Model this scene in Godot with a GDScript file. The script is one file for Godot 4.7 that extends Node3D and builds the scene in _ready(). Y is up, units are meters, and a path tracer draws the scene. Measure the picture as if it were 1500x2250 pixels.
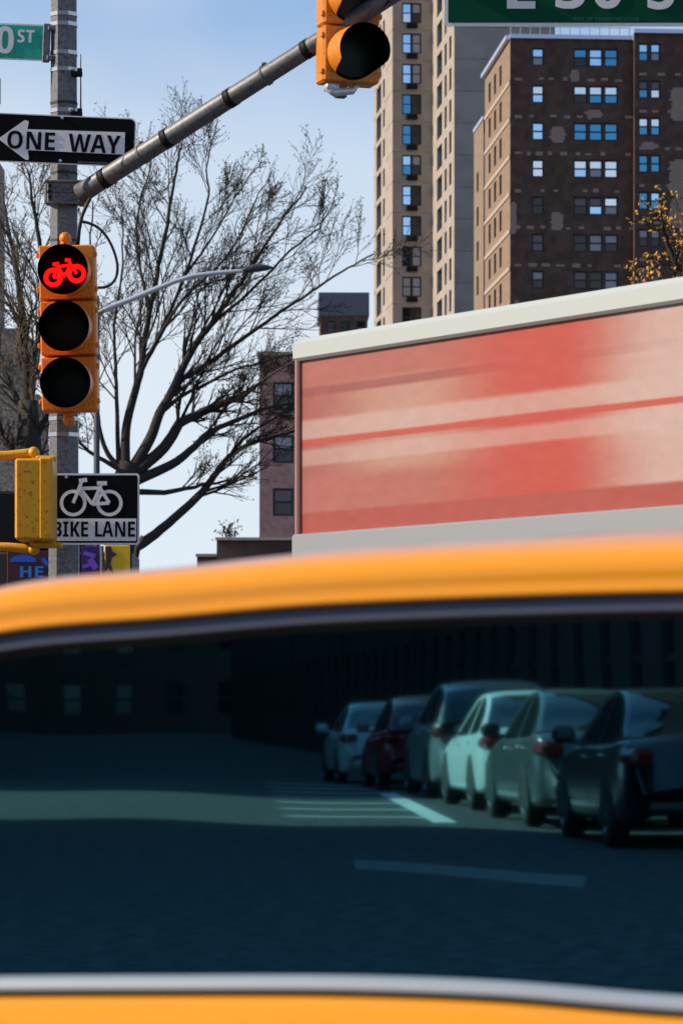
extends Node3D

# ---------------------------------------------------------------- numbers of the view
const FOCAL := 7900.0          # focal length in pixels of the 1500 x 2250 photograph
const EYE := 1.26              # height of the lens
const HORIZON := 1560.0        # pixel row of the horizon
var rng := RandomNumberGenerator.new()
var taken := {}

func at(px: float, py: float, depth: float) -> Vector3:
	return Vector3((px - 750.0) / FOCAL * depth, EYE + (HORIZON - py) / FOCAL * depth, -depth)

# ---------------------------------------------------------------- nodes
func numbered(called: String) -> String:
	var n: int = taken.get(called, 0)
	taken[called] = n + 1
	return called if n == 0 else "%s_%03d" % [called, n]

func tag(o: Node3D, label: String, category: String, group := "") -> Node3D:
	o.set_meta("label", label)
	o.set_meta("category", category)
	if group != "":
		o.set_meta("group", group)
	return o

func thing(called: String, label: String, category: String, pos := Vector3.ZERO, turn := 0.0, group := "") -> Node3D:
	var o := Node3D.new()
	o.name = numbered(called)
	add_child(o)
	o.position = pos
	o.rotation.y = turn
	tag(o, label, category, group)
	return o

func mi(called: String, mesh: Mesh, m: Material, parent: Node, xf := Transform3D.IDENTITY) -> MeshInstance3D:
	var o := MeshInstance3D.new()
	o.mesh = mesh
	o.material_override = m
	o.name = numbered(called) if parent == self else called
	parent.add_child(o, true)
	o.transform = xf
	return o

func build(st: SurfaceTool, called: String, m: Material, parent: Node) -> MeshInstance3D:
	st.generate_normals()
	return mi(called, st.commit(), m, parent)

func mesh_of(st: SurfaceTool) -> Mesh:
	st.generate_normals()
	return st.commit()

# ---------------------------------------------------------------- shapes
func mb(smooth := false) -> SurfaceTool:
	var st := SurfaceTool.new()
	st.begin(Mesh.PRIMITIVE_TRIANGLES)
	st.set_smooth_group(0 if smooth else -1)
	return st

func tri(st: SurfaceTool, a: Vector3, b: Vector3, c: Vector3) -> void:
	st.add_vertex(a); st.add_vertex(b); st.add_vertex(c)

func quad(st: SurfaceTool, a: Vector3, b: Vector3, c: Vector3, d: Vector3) -> void:
	tri(st, a, b, c); tri(st, a, c, d)

func quad_out(st: SurfaceTool, a: Vector3, b: Vector3, c: Vector3, d: Vector3, mid: Vector3) -> void:
	if (c - a).cross(b - a).dot((a + b + c + d) * 0.25 - mid) >= 0.0:
		quad(st, a, b, c, d)
	else:
		quad(st, d, c, b, a)

func box(st: SurfaceTool, c: Vector3, s: Vector3, bev := 0.0, basis := Basis.IDENTITY) -> void:
	var h := s * 0.5
	if bev <= 0.0:
		for k in 3:
			for sg in [-1.0, 1.0]:
				var q := []
				for e in [[-1, -1], [1, -1], [1, 1], [-1, 1]]:
					var v := Vector3.ZERO
					v[k] = sg * h[k]
					v[(k + 1) % 3] = e[0] * h[(k + 1) % 3]
					v[(k + 2) % 3] = e[1] * h[(k + 2) % 3]
					q.append(c + basis * v)
				quad_out(st, q[0], q[1], q[2], q[3], c)
		return
	var P := func(s0: Vector3, k: int) -> Vector3:
		var v := Vector3.ZERO
		for i in 3:
			v[i] = s0[i] * (h[i] if i == k else h[i] - bev)
		return c + basis * v
	for k in 3:
		var k1 := (k + 1) % 3
		var k2 := (k + 2) % 3
		for sg in [-1.0, 1.0]:
			var q := []
			for e in [[-1, -1], [1, -1], [1, 1], [-1, 1]]:
				var s0 := Vector3.ZERO
				s0[k] = sg; s0[k1] = e[0]; s0[k2] = e[1]
				q.append(P.call(s0, k))
			quad_out(st, q[0], q[1], q[2], q[3], c)
			for sg2 in [-1.0, 1.0]:
				var sa := Vector3.ZERO
				sa[k] = sg; sa[k1] = sg2; sa[k2] = 1.0
				var sb := sa
				sb[k2] = -1.0
				quad_out(st, P.call(sa, k), P.call(sb, k), P.call(sb, k1), P.call(sa, k1), c)
	for sx in [-1.0, 1.0]:
		for sy in [-1.0, 1.0]:
			for sz in [-1.0, 1.0]:
				var s0 := Vector3(sx, sy, sz)
				var a: Vector3 = P.call(s0, 0)
				var b: Vector3 = P.call(s0, 1)
				var d: Vector3 = P.call(s0, 2)
				if (d - a).cross(b - a).dot(a - c) >= 0.0:
					tri(st, a, b, d)
				else:
					tri(st, a, d, b)

func frame_of(t: Vector3) -> Basis:
	var ref := Vector3.UP if absf(t.y) < 0.9 else Vector3.RIGHT
	var x := ref.cross(t).normalized()
	return Basis(x, t.cross(x), t)

func tube(st: SurfaceTool, pts: Array, radii: Array, sides := 8, caps := true, spin := 0.0) -> void:
	var rings := []
	var f := Basis.IDENTITY
	for i in pts.size():
		var t: Vector3 = (pts[mini(i + 1, pts.size() - 1)] - pts[maxi(i - 1, 0)]).normalized()
		if i == 0:
			f = frame_of(t)
		else:
			var fx := (f.x - t * f.x.dot(t)).normalized()
			f = Basis(fx, t.cross(fx), t)
		var ring := []
		for k in sides:
			var a := TAU * k / sides + spin
			ring.append(pts[i] + (f.x * cos(a) + f.y * sin(a)) * radii[i])
		rings.append(ring)
	for i in pts.size() - 1:
		for k in sides:
			var k2 := (k + 1) % sides
			quad(st, rings[i][k], rings[i + 1][k], rings[i + 1][k2], rings[i][k2])
	if caps:
		for k in range(1, sides - 1):
			tri(st, rings[0][0], rings[0][k], rings[0][k + 1])
			var e: Array = rings[-1]
			tri(st, e[0], e[k + 1], e[k])

# lathe around local +z: profile is a list of [radius, z]
func lathe(st: SurfaceTool, c: Vector3, profile: Array, sides := 28, basis := Basis.IDENTITY) -> void:
	for i in profile.size() - 1:
		for k in sides:
			var a0 := TAU * k / sides
			var a1 := TAU * (k + 1) / sides
			var p: Array = profile[i]
			var q: Array = profile[i + 1]
			quad(st, c + basis * Vector3(cos(a0) * p[0], sin(a0) * p[0], p[1]), c + basis * Vector3(cos(a0) * q[0], sin(a0) * q[0], q[1]),
				c + basis * Vector3(cos(a1) * q[0], sin(a1) * q[0], q[1]), c + basis * Vector3(cos(a1) * p[0], sin(a1) * p[0], p[1]))

# flat shape in the xy plane, z0 to z1
func prism(st: SurfaceTool, poly: PackedVector2Array, z0: float, z1: float) -> void:
	var idx := Geometry2D.triangulate_polygon(poly)
	for i in range(0, idx.size(), 3):
		var a := poly[idx[i]]
		var b := poly[idx[i + 1]]
		var c := poly[idx[i + 2]]
		if (b - a).cross(c - a) > 0.0:
			var sw := b; b = c; c = sw
		tri(st, Vector3(a.x, a.y, z1), Vector3(b.x, b.y, z1), Vector3(c.x, c.y, z1))
		tri(st, Vector3(a.x, a.y, z0), Vector3(c.x, c.y, z0), Vector3(b.x, b.y, z0))
	var mid := Vector2.ZERO
	for p in poly: mid += p / poly.size()
	for i in poly.size():
		var a := poly[i]
		var b := poly[(i + 1) % poly.size()]
		quad_out(st, Vector3(a.x, a.y, z0), Vector3(b.x, b.y, z0), Vector3(b.x, b.y, z1), Vector3(a.x, a.y, z1), Vector3(mid.x, mid.y, (z0 + z1) / 2))

func round_rect(w: float, h: float, r: float) -> PackedVector2Array:
	var out := PackedVector2Array()
	for q in 4:
		var c := Vector2((w / 2 - r) * (1 if q in [0, 3] else -1), (h / 2 - r) * (1 if q < 2 else -1))
		for k in 5:
			var a := PI / 2 * q + PI / 8 * k
			out.append(c + Vector2(cos(a), sin(a)) * r)
	return out

func bar2(st: SurfaceTool, a: Vector2, b: Vector2, w: float, z0: float, z1: float) -> void:
	var n := (b - a).normalized().orthogonal() * w / 2
	prism(st, PackedVector2Array([a + n, a - n, b - n, b + n]), z0, z1)

func ring2(st: SurfaceTool, c: Vector2, r0: float, r1: float, z0: float, z1: float, sides := 32) -> void:
	for k in sides:
		var d0 := Vector2.from_angle(TAU * k / sides)
		var d1 := Vector2.from_angle(TAU * (k + 1) / sides)
		var a := c + d0 * r0
		var b := c + d1 * r0
		var e := c + d1 * r1
		var f := c + d0 * r1
		quad(st, Vector3(a.x, a.y, z1), Vector3(b.x, b.y, z1), Vector3(e.x, e.y, z1), Vector3(f.x, f.y, z1))
		quad(st, Vector3(f.x, f.y, z1), Vector3(e.x, e.y, z1), Vector3(e.x, e.y, z0), Vector3(f.x, f.y, z0))

func bicycle(st: SurfaceTool, s: float, t: float, z0: float, z1: float) -> void:
	# handlebar to the left; s is the width of the symbol
	var L := Vector2(-0.31, -0.12) * s
	var R := Vector2(0.31, -0.12) * s
	for c in [L, R]:
		ring2(st, c, 0.20 * s - t / 2, 0.20 * s + t / 2, z0, z1)
	var bb := Vector2(0.02, -0.14) * s
	var seat := Vector2(0.15, 0.14) * s
	var head := Vector2(-0.19, 0.13) * s
	bar2(st, bb, seat + Vector2(0.03, 0.07) * s, t, z0, z1 + 0.0004)
	bar2(st, head, seat, t, z0, z1 + 0.0008)
	bar2(st, head, bb, t, z0, z1 + 0.0012)
	bar2(st, bb, R, t, z0, z1 + 0.0016)
	bar2(st, seat, R, t, z0, z1 + 0.002)
	bar2(st, L, head + Vector2(0.03, 0.12) * s, t, z0, z1 + 0.0024)
	bar2(st, seat + Vector2(-0.05, 0.08) * s, seat + Vector2(0.12, 0.08) * s, t * 1.2, z0, z1 + 0.0028)
	bar2(st, head + Vector2(-0.02, 0.13) * s, head + Vector2(0.12, 0.15) * s, t * 1.2, z0, z1 + 0.0032)

func text(s: String, height: float, m: Material, parent: Node, pos: Vector3, called := "letter", squeeze := 1.0) -> void:
	var f := SystemFont.new()
	f.font_names = PackedStringArray(["Droid Sans"])
	f.font_weight = 700
	var unit := height / (64.0 * 0.714)
	var whole := f.get_string_size(s, HORIZONTAL_ALIGNMENT_LEFT, -1, 64).x
	for i in s.length():
		if s[i] == " ": continue
		var t := TextMesh.new()
		t.font = f
		t.text = s[i]
		t.font_size = 64
		t.pixel_size = unit
		t.depth = 0.004
		var before := f.get_string_size(s.substr(0, i + 1), HORIZONTAL_ALIGNMENT_LEFT, -1, 64).x - f.get_string_size(s[i], HORIZONTAL_ALIGNMENT_LEFT, -1, 64).x * 0.5
		var o := mi(called, t, m, parent)
		o.position = pos + Vector3((before - whole * 0.5) * unit * squeeze, 0, 0)
		o.scale = Vector3(squeeze, 1, 1)

# ---------------------------------------------------------------- materials
func rgb(r: float, g: float, b: float, a := 1.0) -> Color:
	var c := Color(r, g, b).linear_to_srgb()
	c.a = a
	return c

func mat(r: float, g: float, b: float, rough := 0.8, metal := 0.0, spec := 0.5) -> StandardMaterial3D:
	var m := StandardMaterial3D.new()
	m.albedo_color = rgb(r, g, b)
	m.roughness = rough
	m.metallic = metal
	m.metallic_specular = spec
	return m

func paint(r: float, g: float, b: float, rough := 0.35, coat := 0.4) -> StandardMaterial3D:
	var m := mat(r, g, b, rough)
	m.clearcoat_enabled = true
	m.clearcoat = coat
	m.clearcoat_roughness = 0.04
	return m

func noise_tex(freq: float, sd: int, cols: Array, stops: Array, size := 512, octaves := 5) -> NoiseTexture2D:
	var n := FastNoiseLite.new()
	n.seed = sd
	n.noise_type = FastNoiseLite.TYPE_SIMPLEX_SMOOTH
	n.frequency = freq
	n.fractal_octaves = octaves
	var t := NoiseTexture2D.new()
	t.width = size; t.height = size
	t.seamless = true
	t.noise = n
	var g := Gradient.new()
	g.offsets = PackedFloat32Array(stops)
	g.colors = PackedColorArray(cols)
	t.color_ramp = g
	return t

# a surface whose colour wanders between two tones, with grain
func mottled(a: Color, b: Color, metres: float, rough := 0.85, sd := 1, freq := 0.012, metal := 0.0) -> StandardMaterial3D:
	var m := StandardMaterial3D.new()
	m.albedo_texture = noise_tex(freq, sd, [a, a.lerp(b, 0.5), b], [0.25, 0.5, 0.75])
	m.uv1_triplanar = true
	m.uv1_world_triplanar = true
	m.uv1_scale = Vector3.ONE / metres
	m.roughness = rough
	m.metallic = metal
	return m

# paint with specks and smears of grime
func grimy(a: Color, b: Color, metres: float, rough := 0.5, sd := 1, freq := 0.035, metal := 0.0) -> StandardMaterial3D:
	var m := mottled(a, b, metres, rough, sd, freq, metal)
	var d := a.lerp(Color(0.05, 0.04, 0.035), 0.55)
	m.albedo_texture = noise_tex(freq, sd, [d, a.lerp(d, 0.4), a, a.lerp(b, 0.5), b], [0.0, 0.24, 0.33, 0.55, 0.9])
	return m

func curve(pts: Array, x: float) -> float:
	if x <= pts[0][0]: return pts[0][1]
	for i in pts.size() - 1:
		if x <= pts[i + 1][0]:
			var p0: Array = pts[maxi(i - 1, 0)]
			var p1: Array = pts[i]
			var p2: Array = pts[i + 1]
			var p3: Array = pts[mini(i + 2, pts.size() - 1)]
			var w: float = p2[0] - p1[0]
			var m1: float = (p2[1] - p0[1]) / maxf(p2[0] - p0[0], 1e-4) * w
			var m2: float = (p3[1] - p1[1]) / maxf(p3[0] - p1[0], 1e-4) * w
			var t: float = (x - p1[0]) / w
			return (2*t*t*t - 3*t*t + 1) * p1[1] + (t*t*t - 2*t*t + t) * m1 + (-2*t*t*t + 3*t*t) * p2[1] + (t*t*t - t*t) * m2
	return pts[-1][1]

var M := {}

func _ready() -> void:
	rng.seed = 7
	view_and_light()
	materials()
	setting()
	buildings()
	street_poles()
	trees()
	kiosk()
	truck()
	taxi()
	mirrored_street()

# ================================================================ view and light
func view_and_light() -> void:
	var cam := Camera3D.new()
	cam.name = "camera"
	add_child(cam)
	cam.position = Vector3(0, EYE, 0)
	var lens := CameraAttributesPhysical.new()
	lens.frustum_near = 0.5
	lens.frustum_far = 3000.0
	lens.frustum_focal_length = 135.0
	lens.frustum_focus_distance = 24.0
	lens.exposure_aperture = 10.5
	cam.attributes = lens
	cam.near = 0.5
	cam.far = 3000.0
	cam.projection = Camera3D.PROJECTION_FRUSTUM
	cam.keep_aspect = Camera3D.KEEP_HEIGHT
	cam.size = 0.5 * 2250.0 / FOCAL
	cam.frustum_offset = Vector2(0, 0.5 * (HORIZON - 1125.0) / FOCAL)
	cam.current = true

	var im := Image.create(1024, 512, false, Image.FORMAT_RGBF)
	var stops := [[-90.0, 0.10, 0.10, 0.10], [-3.0, 0.14, 0.14, 0.14], [0.0, 0.80, 0.88, 0.94], [3.0, 0.74, 0.84, 0.93], [6.0, 0.72, 0.81, 0.91], [8.5, 0.57, 0.70, 0.87], [11.0, 0.315, 0.49, 0.765],
		[16.0, 0.25, 0.43, 0.72], [30.0, 0.17, 0.34, 0.64], [90.0, 0.10, 0.24, 0.54]]
	var nz := FastNoiseLite.new()
	nz.seed = 5
	nz.frequency = 7.0
	nz.fractal_octaves = 4
	for j in 512:
		var el := 90.0 - (j + 0.5) / 512.0 * 180.0
		var c := Vector3.ZERO
		for i in stops.size() - 1:
			if el >= stops[i][0] and el <= stops[i + 1][0]:
				var t: float = (el - stops[i][0]) / (stops[i + 1][0] - stops[i][0])
				c = Vector3(stops[i][1], stops[i][2], stops[i][3]).lerp(Vector3(stops[i + 1][1], stops[i + 1][2], stops[i + 1][3]), t)
		var ce := cos(deg_to_rad(el))
		var se := sin(deg_to_rad(el))
		for k in 1024:
			var a := TAU * (k + 0.5) / 1024.0
			var cc := c
			if el > 0.0:
				var v := clampf(nz.get_noise_3d(cos(a) * ce, se * 2.2 + cos(a) * 0.4, sin(a) * ce) * 1.5 + 0.2, 0.0, 1.0)
				cc = c.lerp(Vector3(0.78, 0.85, 0.92), v * 0.5)
			im.set_pixel(k, j, Color(cc.x, cc.y, cc.z) * 0.8)
	var pano := PanoramaSkyMaterial.new()
	pano.panorama = ImageTexture.create_from_image(im)
	var sky := Sky.new()
	sky.sky_material = pano
	var env := Environment.new()
	env.background_mode = Environment.BG_SKY
	env.sky = sky
	env.tonemap_mode = Environment.TONE_MAPPER_LINEAR
	env.tonemap_exposure = 1.25
	env.sdfgi_enabled = true
	env.ssao_enabled = true
	env.ssil_enabled = true
	var we := WorldEnvironment.new()
	we.name = "world_environment"
	we.environment = env
	add_child(we)

	var sun := DirectionalLight3D.new()
	sun.name = "sun"
	add_child(sun)
	sun.look_at_from_position(Vector3(-0.85, 0.53, 0.045) * 50.0, Vector3.ZERO)
	sun.light_energy = 1.6
	sun.light_color = Color(1.0, 0.94, 0.84)
	sun.light_angular_distance = 0.5
	sun.shadow_enabled = true
	sun.sky_mode = DirectionalLight3D.SKY_MODE_LIGHT_ONLY

func materials() -> void:
	M.asphalt = mottled(rgb(0.062, 0.062, 0.065), rgb(0.105, 0.105, 0.105), 3.0, 0.95, 3, 0.03)
	M.asphalt.metallic_specular = 0.2
	M.worn_asphalt = mottled(rgb(0.17, 0.17, 0.165), rgb(0.24, 0.24, 0.235), 2.5, 0.95, 20, 0.03)
	M.worn_asphalt.metallic_specular = 0.2
	M.concrete = mottled(rgb(0.26, 0.25, 0.24), rgb(0.36, 0.35, 0.33), 2.0, 0.9, 4, 0.02)
	M.tower = mottled(rgb(0.31, 0.262, 0.226), rgb(0.365, 0.31, 0.27), 14.0, 0.9, 5, 0.01)
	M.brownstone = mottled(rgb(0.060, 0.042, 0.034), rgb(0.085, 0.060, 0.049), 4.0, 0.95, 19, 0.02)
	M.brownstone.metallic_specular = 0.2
	M.brick = mottled(rgb(0.070, 0.036, 0.026), rgb(0.108, 0.060, 0.044), 9.0, 0.9, 6, 0.014)
	M.sunlit_brick = mottled(rgb(0.21, 0.138, 0.094), rgb(0.255, 0.174, 0.122), 6.0, 0.9, 7, 0.014)  # lighter copy of the front brick, sunlight put into the colour
	M.patch = mottled(rgb(0.25, 0.175, 0.14), rgb(0.33, 0.24, 0.20), 1.5, 0.9, 8, 0.02)
	M.slab = mottled(rgb(0.36, 0.29, 0.23), rgb(0.44, 0.36, 0.30), 2.0, 0.9, 9, 0.02)
	M.mauve = mottled(rgb(0.27, 0.145, 0.13), rgb(0.35, 0.20, 0.18), 5.0, 0.9, 10, 0.016)
	M.left_brick = mottled(rgb(0.17, 0.13, 0.10), rgb(0.36, 0.29, 0.235), 2.2, 0.95, 11, 0.03)
	M.navy = mat(0.10, 0.10, 0.14, 0.5)
	M.black = mat(0.008, 0.008, 0.009, 0.6, 0.0, 0.3)
	M.flat_black = mat(0.004, 0.004, 0.004, 1.0, 0.0, 0.0)
	M.frame = mat(0.012, 0.02, 0.022, 0.6)
	M.coping = mat(0.55, 0.57, 0.72, 0.35, 0.6)
	M.panes = [mat(0.42, 0.66, 0.92, 0.05, 1.0), mat(0.07, 0.25, 0.45, 0.05, 1.0), mat(0.012, 0.012, 0.016, 0.1), mat(0.30, 0.30, 0.33, 0.3), mat(0.72, 0.78, 0.86, 0.08, 1.0), mat(0.11, 0.075, 0.10, 0.2)]  # the blue tints carry the sky reflection in their colour
	M.galv = grimy(rgb(0.105, 0.105, 0.12), rgb(0.16, 0.16, 0.175), 0.6, 0.5, 12, 0.035, 0.25)
	M.steel = mat(0.55, 0.55, 0.57, 0.3, 1.0)
	M.lamp_arm = mat(0.55, 0.56, 0.60, 0.35, 0.4)
	M.lamp_head = mat(0.045, 0.05, 0.065, 0.5, 0.0, 0.3)
	M.signal = grimy(rgb(0.66, 0.18, 0.003), rgb(0.78, 0.23, 0.005), 0.35, 0.45, 13, 0.035)
	M.ped = grimy(rgb(0.62, 0.265, 0.002), rgb(0.67, 0.29, 0.003), 0.8, 0.45, 21, 0.035)
	M.signal_yellow = grimy(rgb(0.58, 0.175, 0.002), rgb(0.68, 0.22, 0.003), 0.4, 0.45, 14, 0.035)
	M.lenses = [mat(0.022, 0.003, 0.003, 0.35, 0.0, 0.3), mat(0.022, 0.009, 0.002, 0.35, 0.0, 0.3), mat(0.003, 0.013, 0.010, 0.35, 0.0, 0.3)]
	M.sign_white = mottled(rgb(0.80, 0.73, 0.71), rgb(0.86, 0.80, 0.78), 0.5, 0.5, 15, 0.03)
	M.sign_black = mat(0.006, 0.006, 0.007, 0.7, 0.0, 0.2)
	M.sign_green = mottled(rgb(0.006, 0.36, 0.25), rgb(0.01, 0.42, 0.30), 0.4, 0.5, 16, 0.02)
	M.sign_dark_green = mat(0.004, 0.07, 0.034, 0.7, 0.0, 0.2)
	M.sign_green_ink = mat(0.01, 0.13, 0.07, 0.5)
	M.grey_ink = mat(0.16, 0.15, 0.15, 0.6)
	M.cable = mat(0.012, 0.012, 0.014, 0.6)
	M.bark = mottled(rgb(0.016, 0.012, 0.010), rgb(0.045, 0.034, 0.027), 0.5, 0.95, 17, 0.03)
	M.twig = mat(0.026, 0.019, 0.015, 0.9, 0.0, 0.2)
	M.bud = mat(0.045, 0.034, 0.022, 0.9, 0.0, 0.2)
	M.pale_twig = mat(0.12, 0.085, 0.06, 0.9)
	M.gold_leaf = mat(0.55, 0.26, 0.03, 0.6)
	M.gold_leaf.backlight = Color(0.5, 0.3, 0.05)
	var red := mat(0.9, 0.02, 0.01, 0.5)
	red.emission_enabled = true
	red.emission = Color(1.0, 0.04, 0.015)
	red.emission_energy_multiplier = 1.6
	M.red_glow = red
	# the taxi
	M.taxi = paint(0.84, 0.31, 0.003, 0.3)
	M.taxi.clearcoat = 1.0
	M.taxi.clearcoat_roughness = 0.06
	M.taxi.metallic_specular = 0.3
	M.chrome = mat(0.60, 0.60, 0.61, 0.38, 0.65)
	M.trim = mat(0.10, 0.105, 0.14, 0.28, 0.35)
	M.rubber = mat(0.008, 0.008, 0.009, 0.7)
	var film := mat(0.20, 0.58, 0.68, 0.015, 1.0)
	film.transparency = BaseMaterial3D.TRANSPARENCY_ALPHA
	film.albedo_color.a = 0.84
	M.film = film
	M.seat = mat(0.02, 0.021, 0.024, 0.8)
	M.tyre = mat(0.014, 0.014, 0.015, 0.85)
	M.rim = mat(0.45, 0.46, 0.48, 0.25, 1.0)
	M.car_glass = mat(0.02, 0.028, 0.03, 0.03)
	M.tail = paint(0.22, 0.006, 0.006, 0.2)
	M.head_lamp = mat(0.6, 0.62, 0.64, 0.08, 0.6)
	M.plate = mat(0.62, 0.60, 0.52, 0.5)
	M.road_paint = mottled(rgb(0.50, 0.50, 0.48), rgb(0.80, 0.80, 0.78), 0.8, 0.8, 18, 0.03)

# ================================================================ ground
func setting() -> void:
	var st := mb()
	quad(st, Vector3(-900, 0, -1400), Vector3(900, 0, -1400), Vector3(900, 0, 700), Vector3(-900, 0, 700))
	var g := build(st, "ground", M.asphalt, self)
	g.set_meta("kind", "structure")

# ================================================================ buildings
# wall of width w and height h with openings [x, y, w, h, depth]
func facade(st: SurfaceTool, o: Vector3, r: Vector3, n: Vector3, w: float, h: float, holes: Array, y0 := 0.0) -> void:
	var xs := [0.0, w]
	var ys := [y0, h]
	for q in holes:
		for e in [q[0], q[0] + q[2]]:
			if not xs.has(e): xs.append(e)
		for e in [q[1], q[1] + q[3]]:
			if not ys.has(e): ys.append(e)
	xs.sort(); ys.sort()
	var P := func(x: float, y: float, d: float) -> Vector3: return o + r * x + Vector3.UP * y - n * d
	for i in xs.size() - 1:
		for j in ys.size() - 1:
			if xs[i + 1] - xs[i] < 1e-5 or ys[j + 1] - ys[j] < 1e-5: continue
			var mx: float = (xs[i] + xs[i + 1]) / 2
			var my: float = (ys[j] + ys[j + 1]) / 2
			var open := false
			for q in holes:
				if mx > q[0] and mx < q[0] + q[2] and my > q[1] and my < q[1] + q[3]:
					open = true
					break
			if not open:
				quad(st, P.call(xs[i], ys[j + 1], 0.0), P.call(xs[i + 1], ys[j + 1], 0.0), P.call(xs[i + 1], ys[j], 0.0), P.call(xs[i], ys[j], 0.0))
	for q in holes:
		var a := [Vector2(q[0], q[1]), Vector2(q[0] + q[2], q[1]), Vector2(q[0] + q[2], q[1] + q[3]), Vector2(q[0], q[1] + q[3])]
		for k in 4:
			var p: Vector2 = a[k]
			var s: Vector2 = a[(k + 1) % 4]
			quad(st, P.call(p.x, p.y, 0.0), P.call(p.x, p.y, q[4]), P.call(s.x, s.y, q[4]), P.call(s.x, s.y, 0.0))
		quad(st, P.call(q[0], q[1] + q[3], q[4]), P.call(q[0] + q[2], q[1] + q[3], q[4]), P.call(q[0] + q[2], q[1], q[4]), P.call(q[0], q[1], q[4]))

var window_meshes := {}
# a double-hung window: frame with an upper and a lower pane, set in an opening
func window(parent: Node3D, o: Vector3, r: Vector3, n: Vector3, w: float, h: float, up: int, low: int, bar := 0.12) -> MeshInstance3D:
	var key := "%.3f %.3f %.3f" % [w, h, bar]
	if not window_meshes.has(key):
		var st := mb()
		box(st, Vector3(bar / 2, h / 2, 0), Vector3(bar, h, 0.10))
		box(st, Vector3(w - bar / 2, h / 2, 0), Vector3(bar, h, 0.10))
		for y in [bar / 2, h / 2, h - bar / 2]:
			box(st, Vector3(w / 2, y, 0), Vector3(w - 2 * bar - 0.004, bar, 0.094))
		var sp := mb()
		box(sp, Vector3(w / 2, 0, 0), Vector3(w - 2 * bar - 0.004, h / 2 - 1.5 * bar - 0.004, 0.03))
		window_meshes[key] = [mesh_of(st), mesh_of(sp)]
	var ms: Array = window_meshes[key]
	var f := mi("window", ms[0], M.frame, parent, Transform3D(Basis(r, Vector3.UP, n), o))
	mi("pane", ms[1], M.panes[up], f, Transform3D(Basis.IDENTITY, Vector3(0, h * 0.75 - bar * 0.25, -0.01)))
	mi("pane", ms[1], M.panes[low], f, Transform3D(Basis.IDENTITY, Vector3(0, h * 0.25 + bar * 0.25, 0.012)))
	return f

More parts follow.
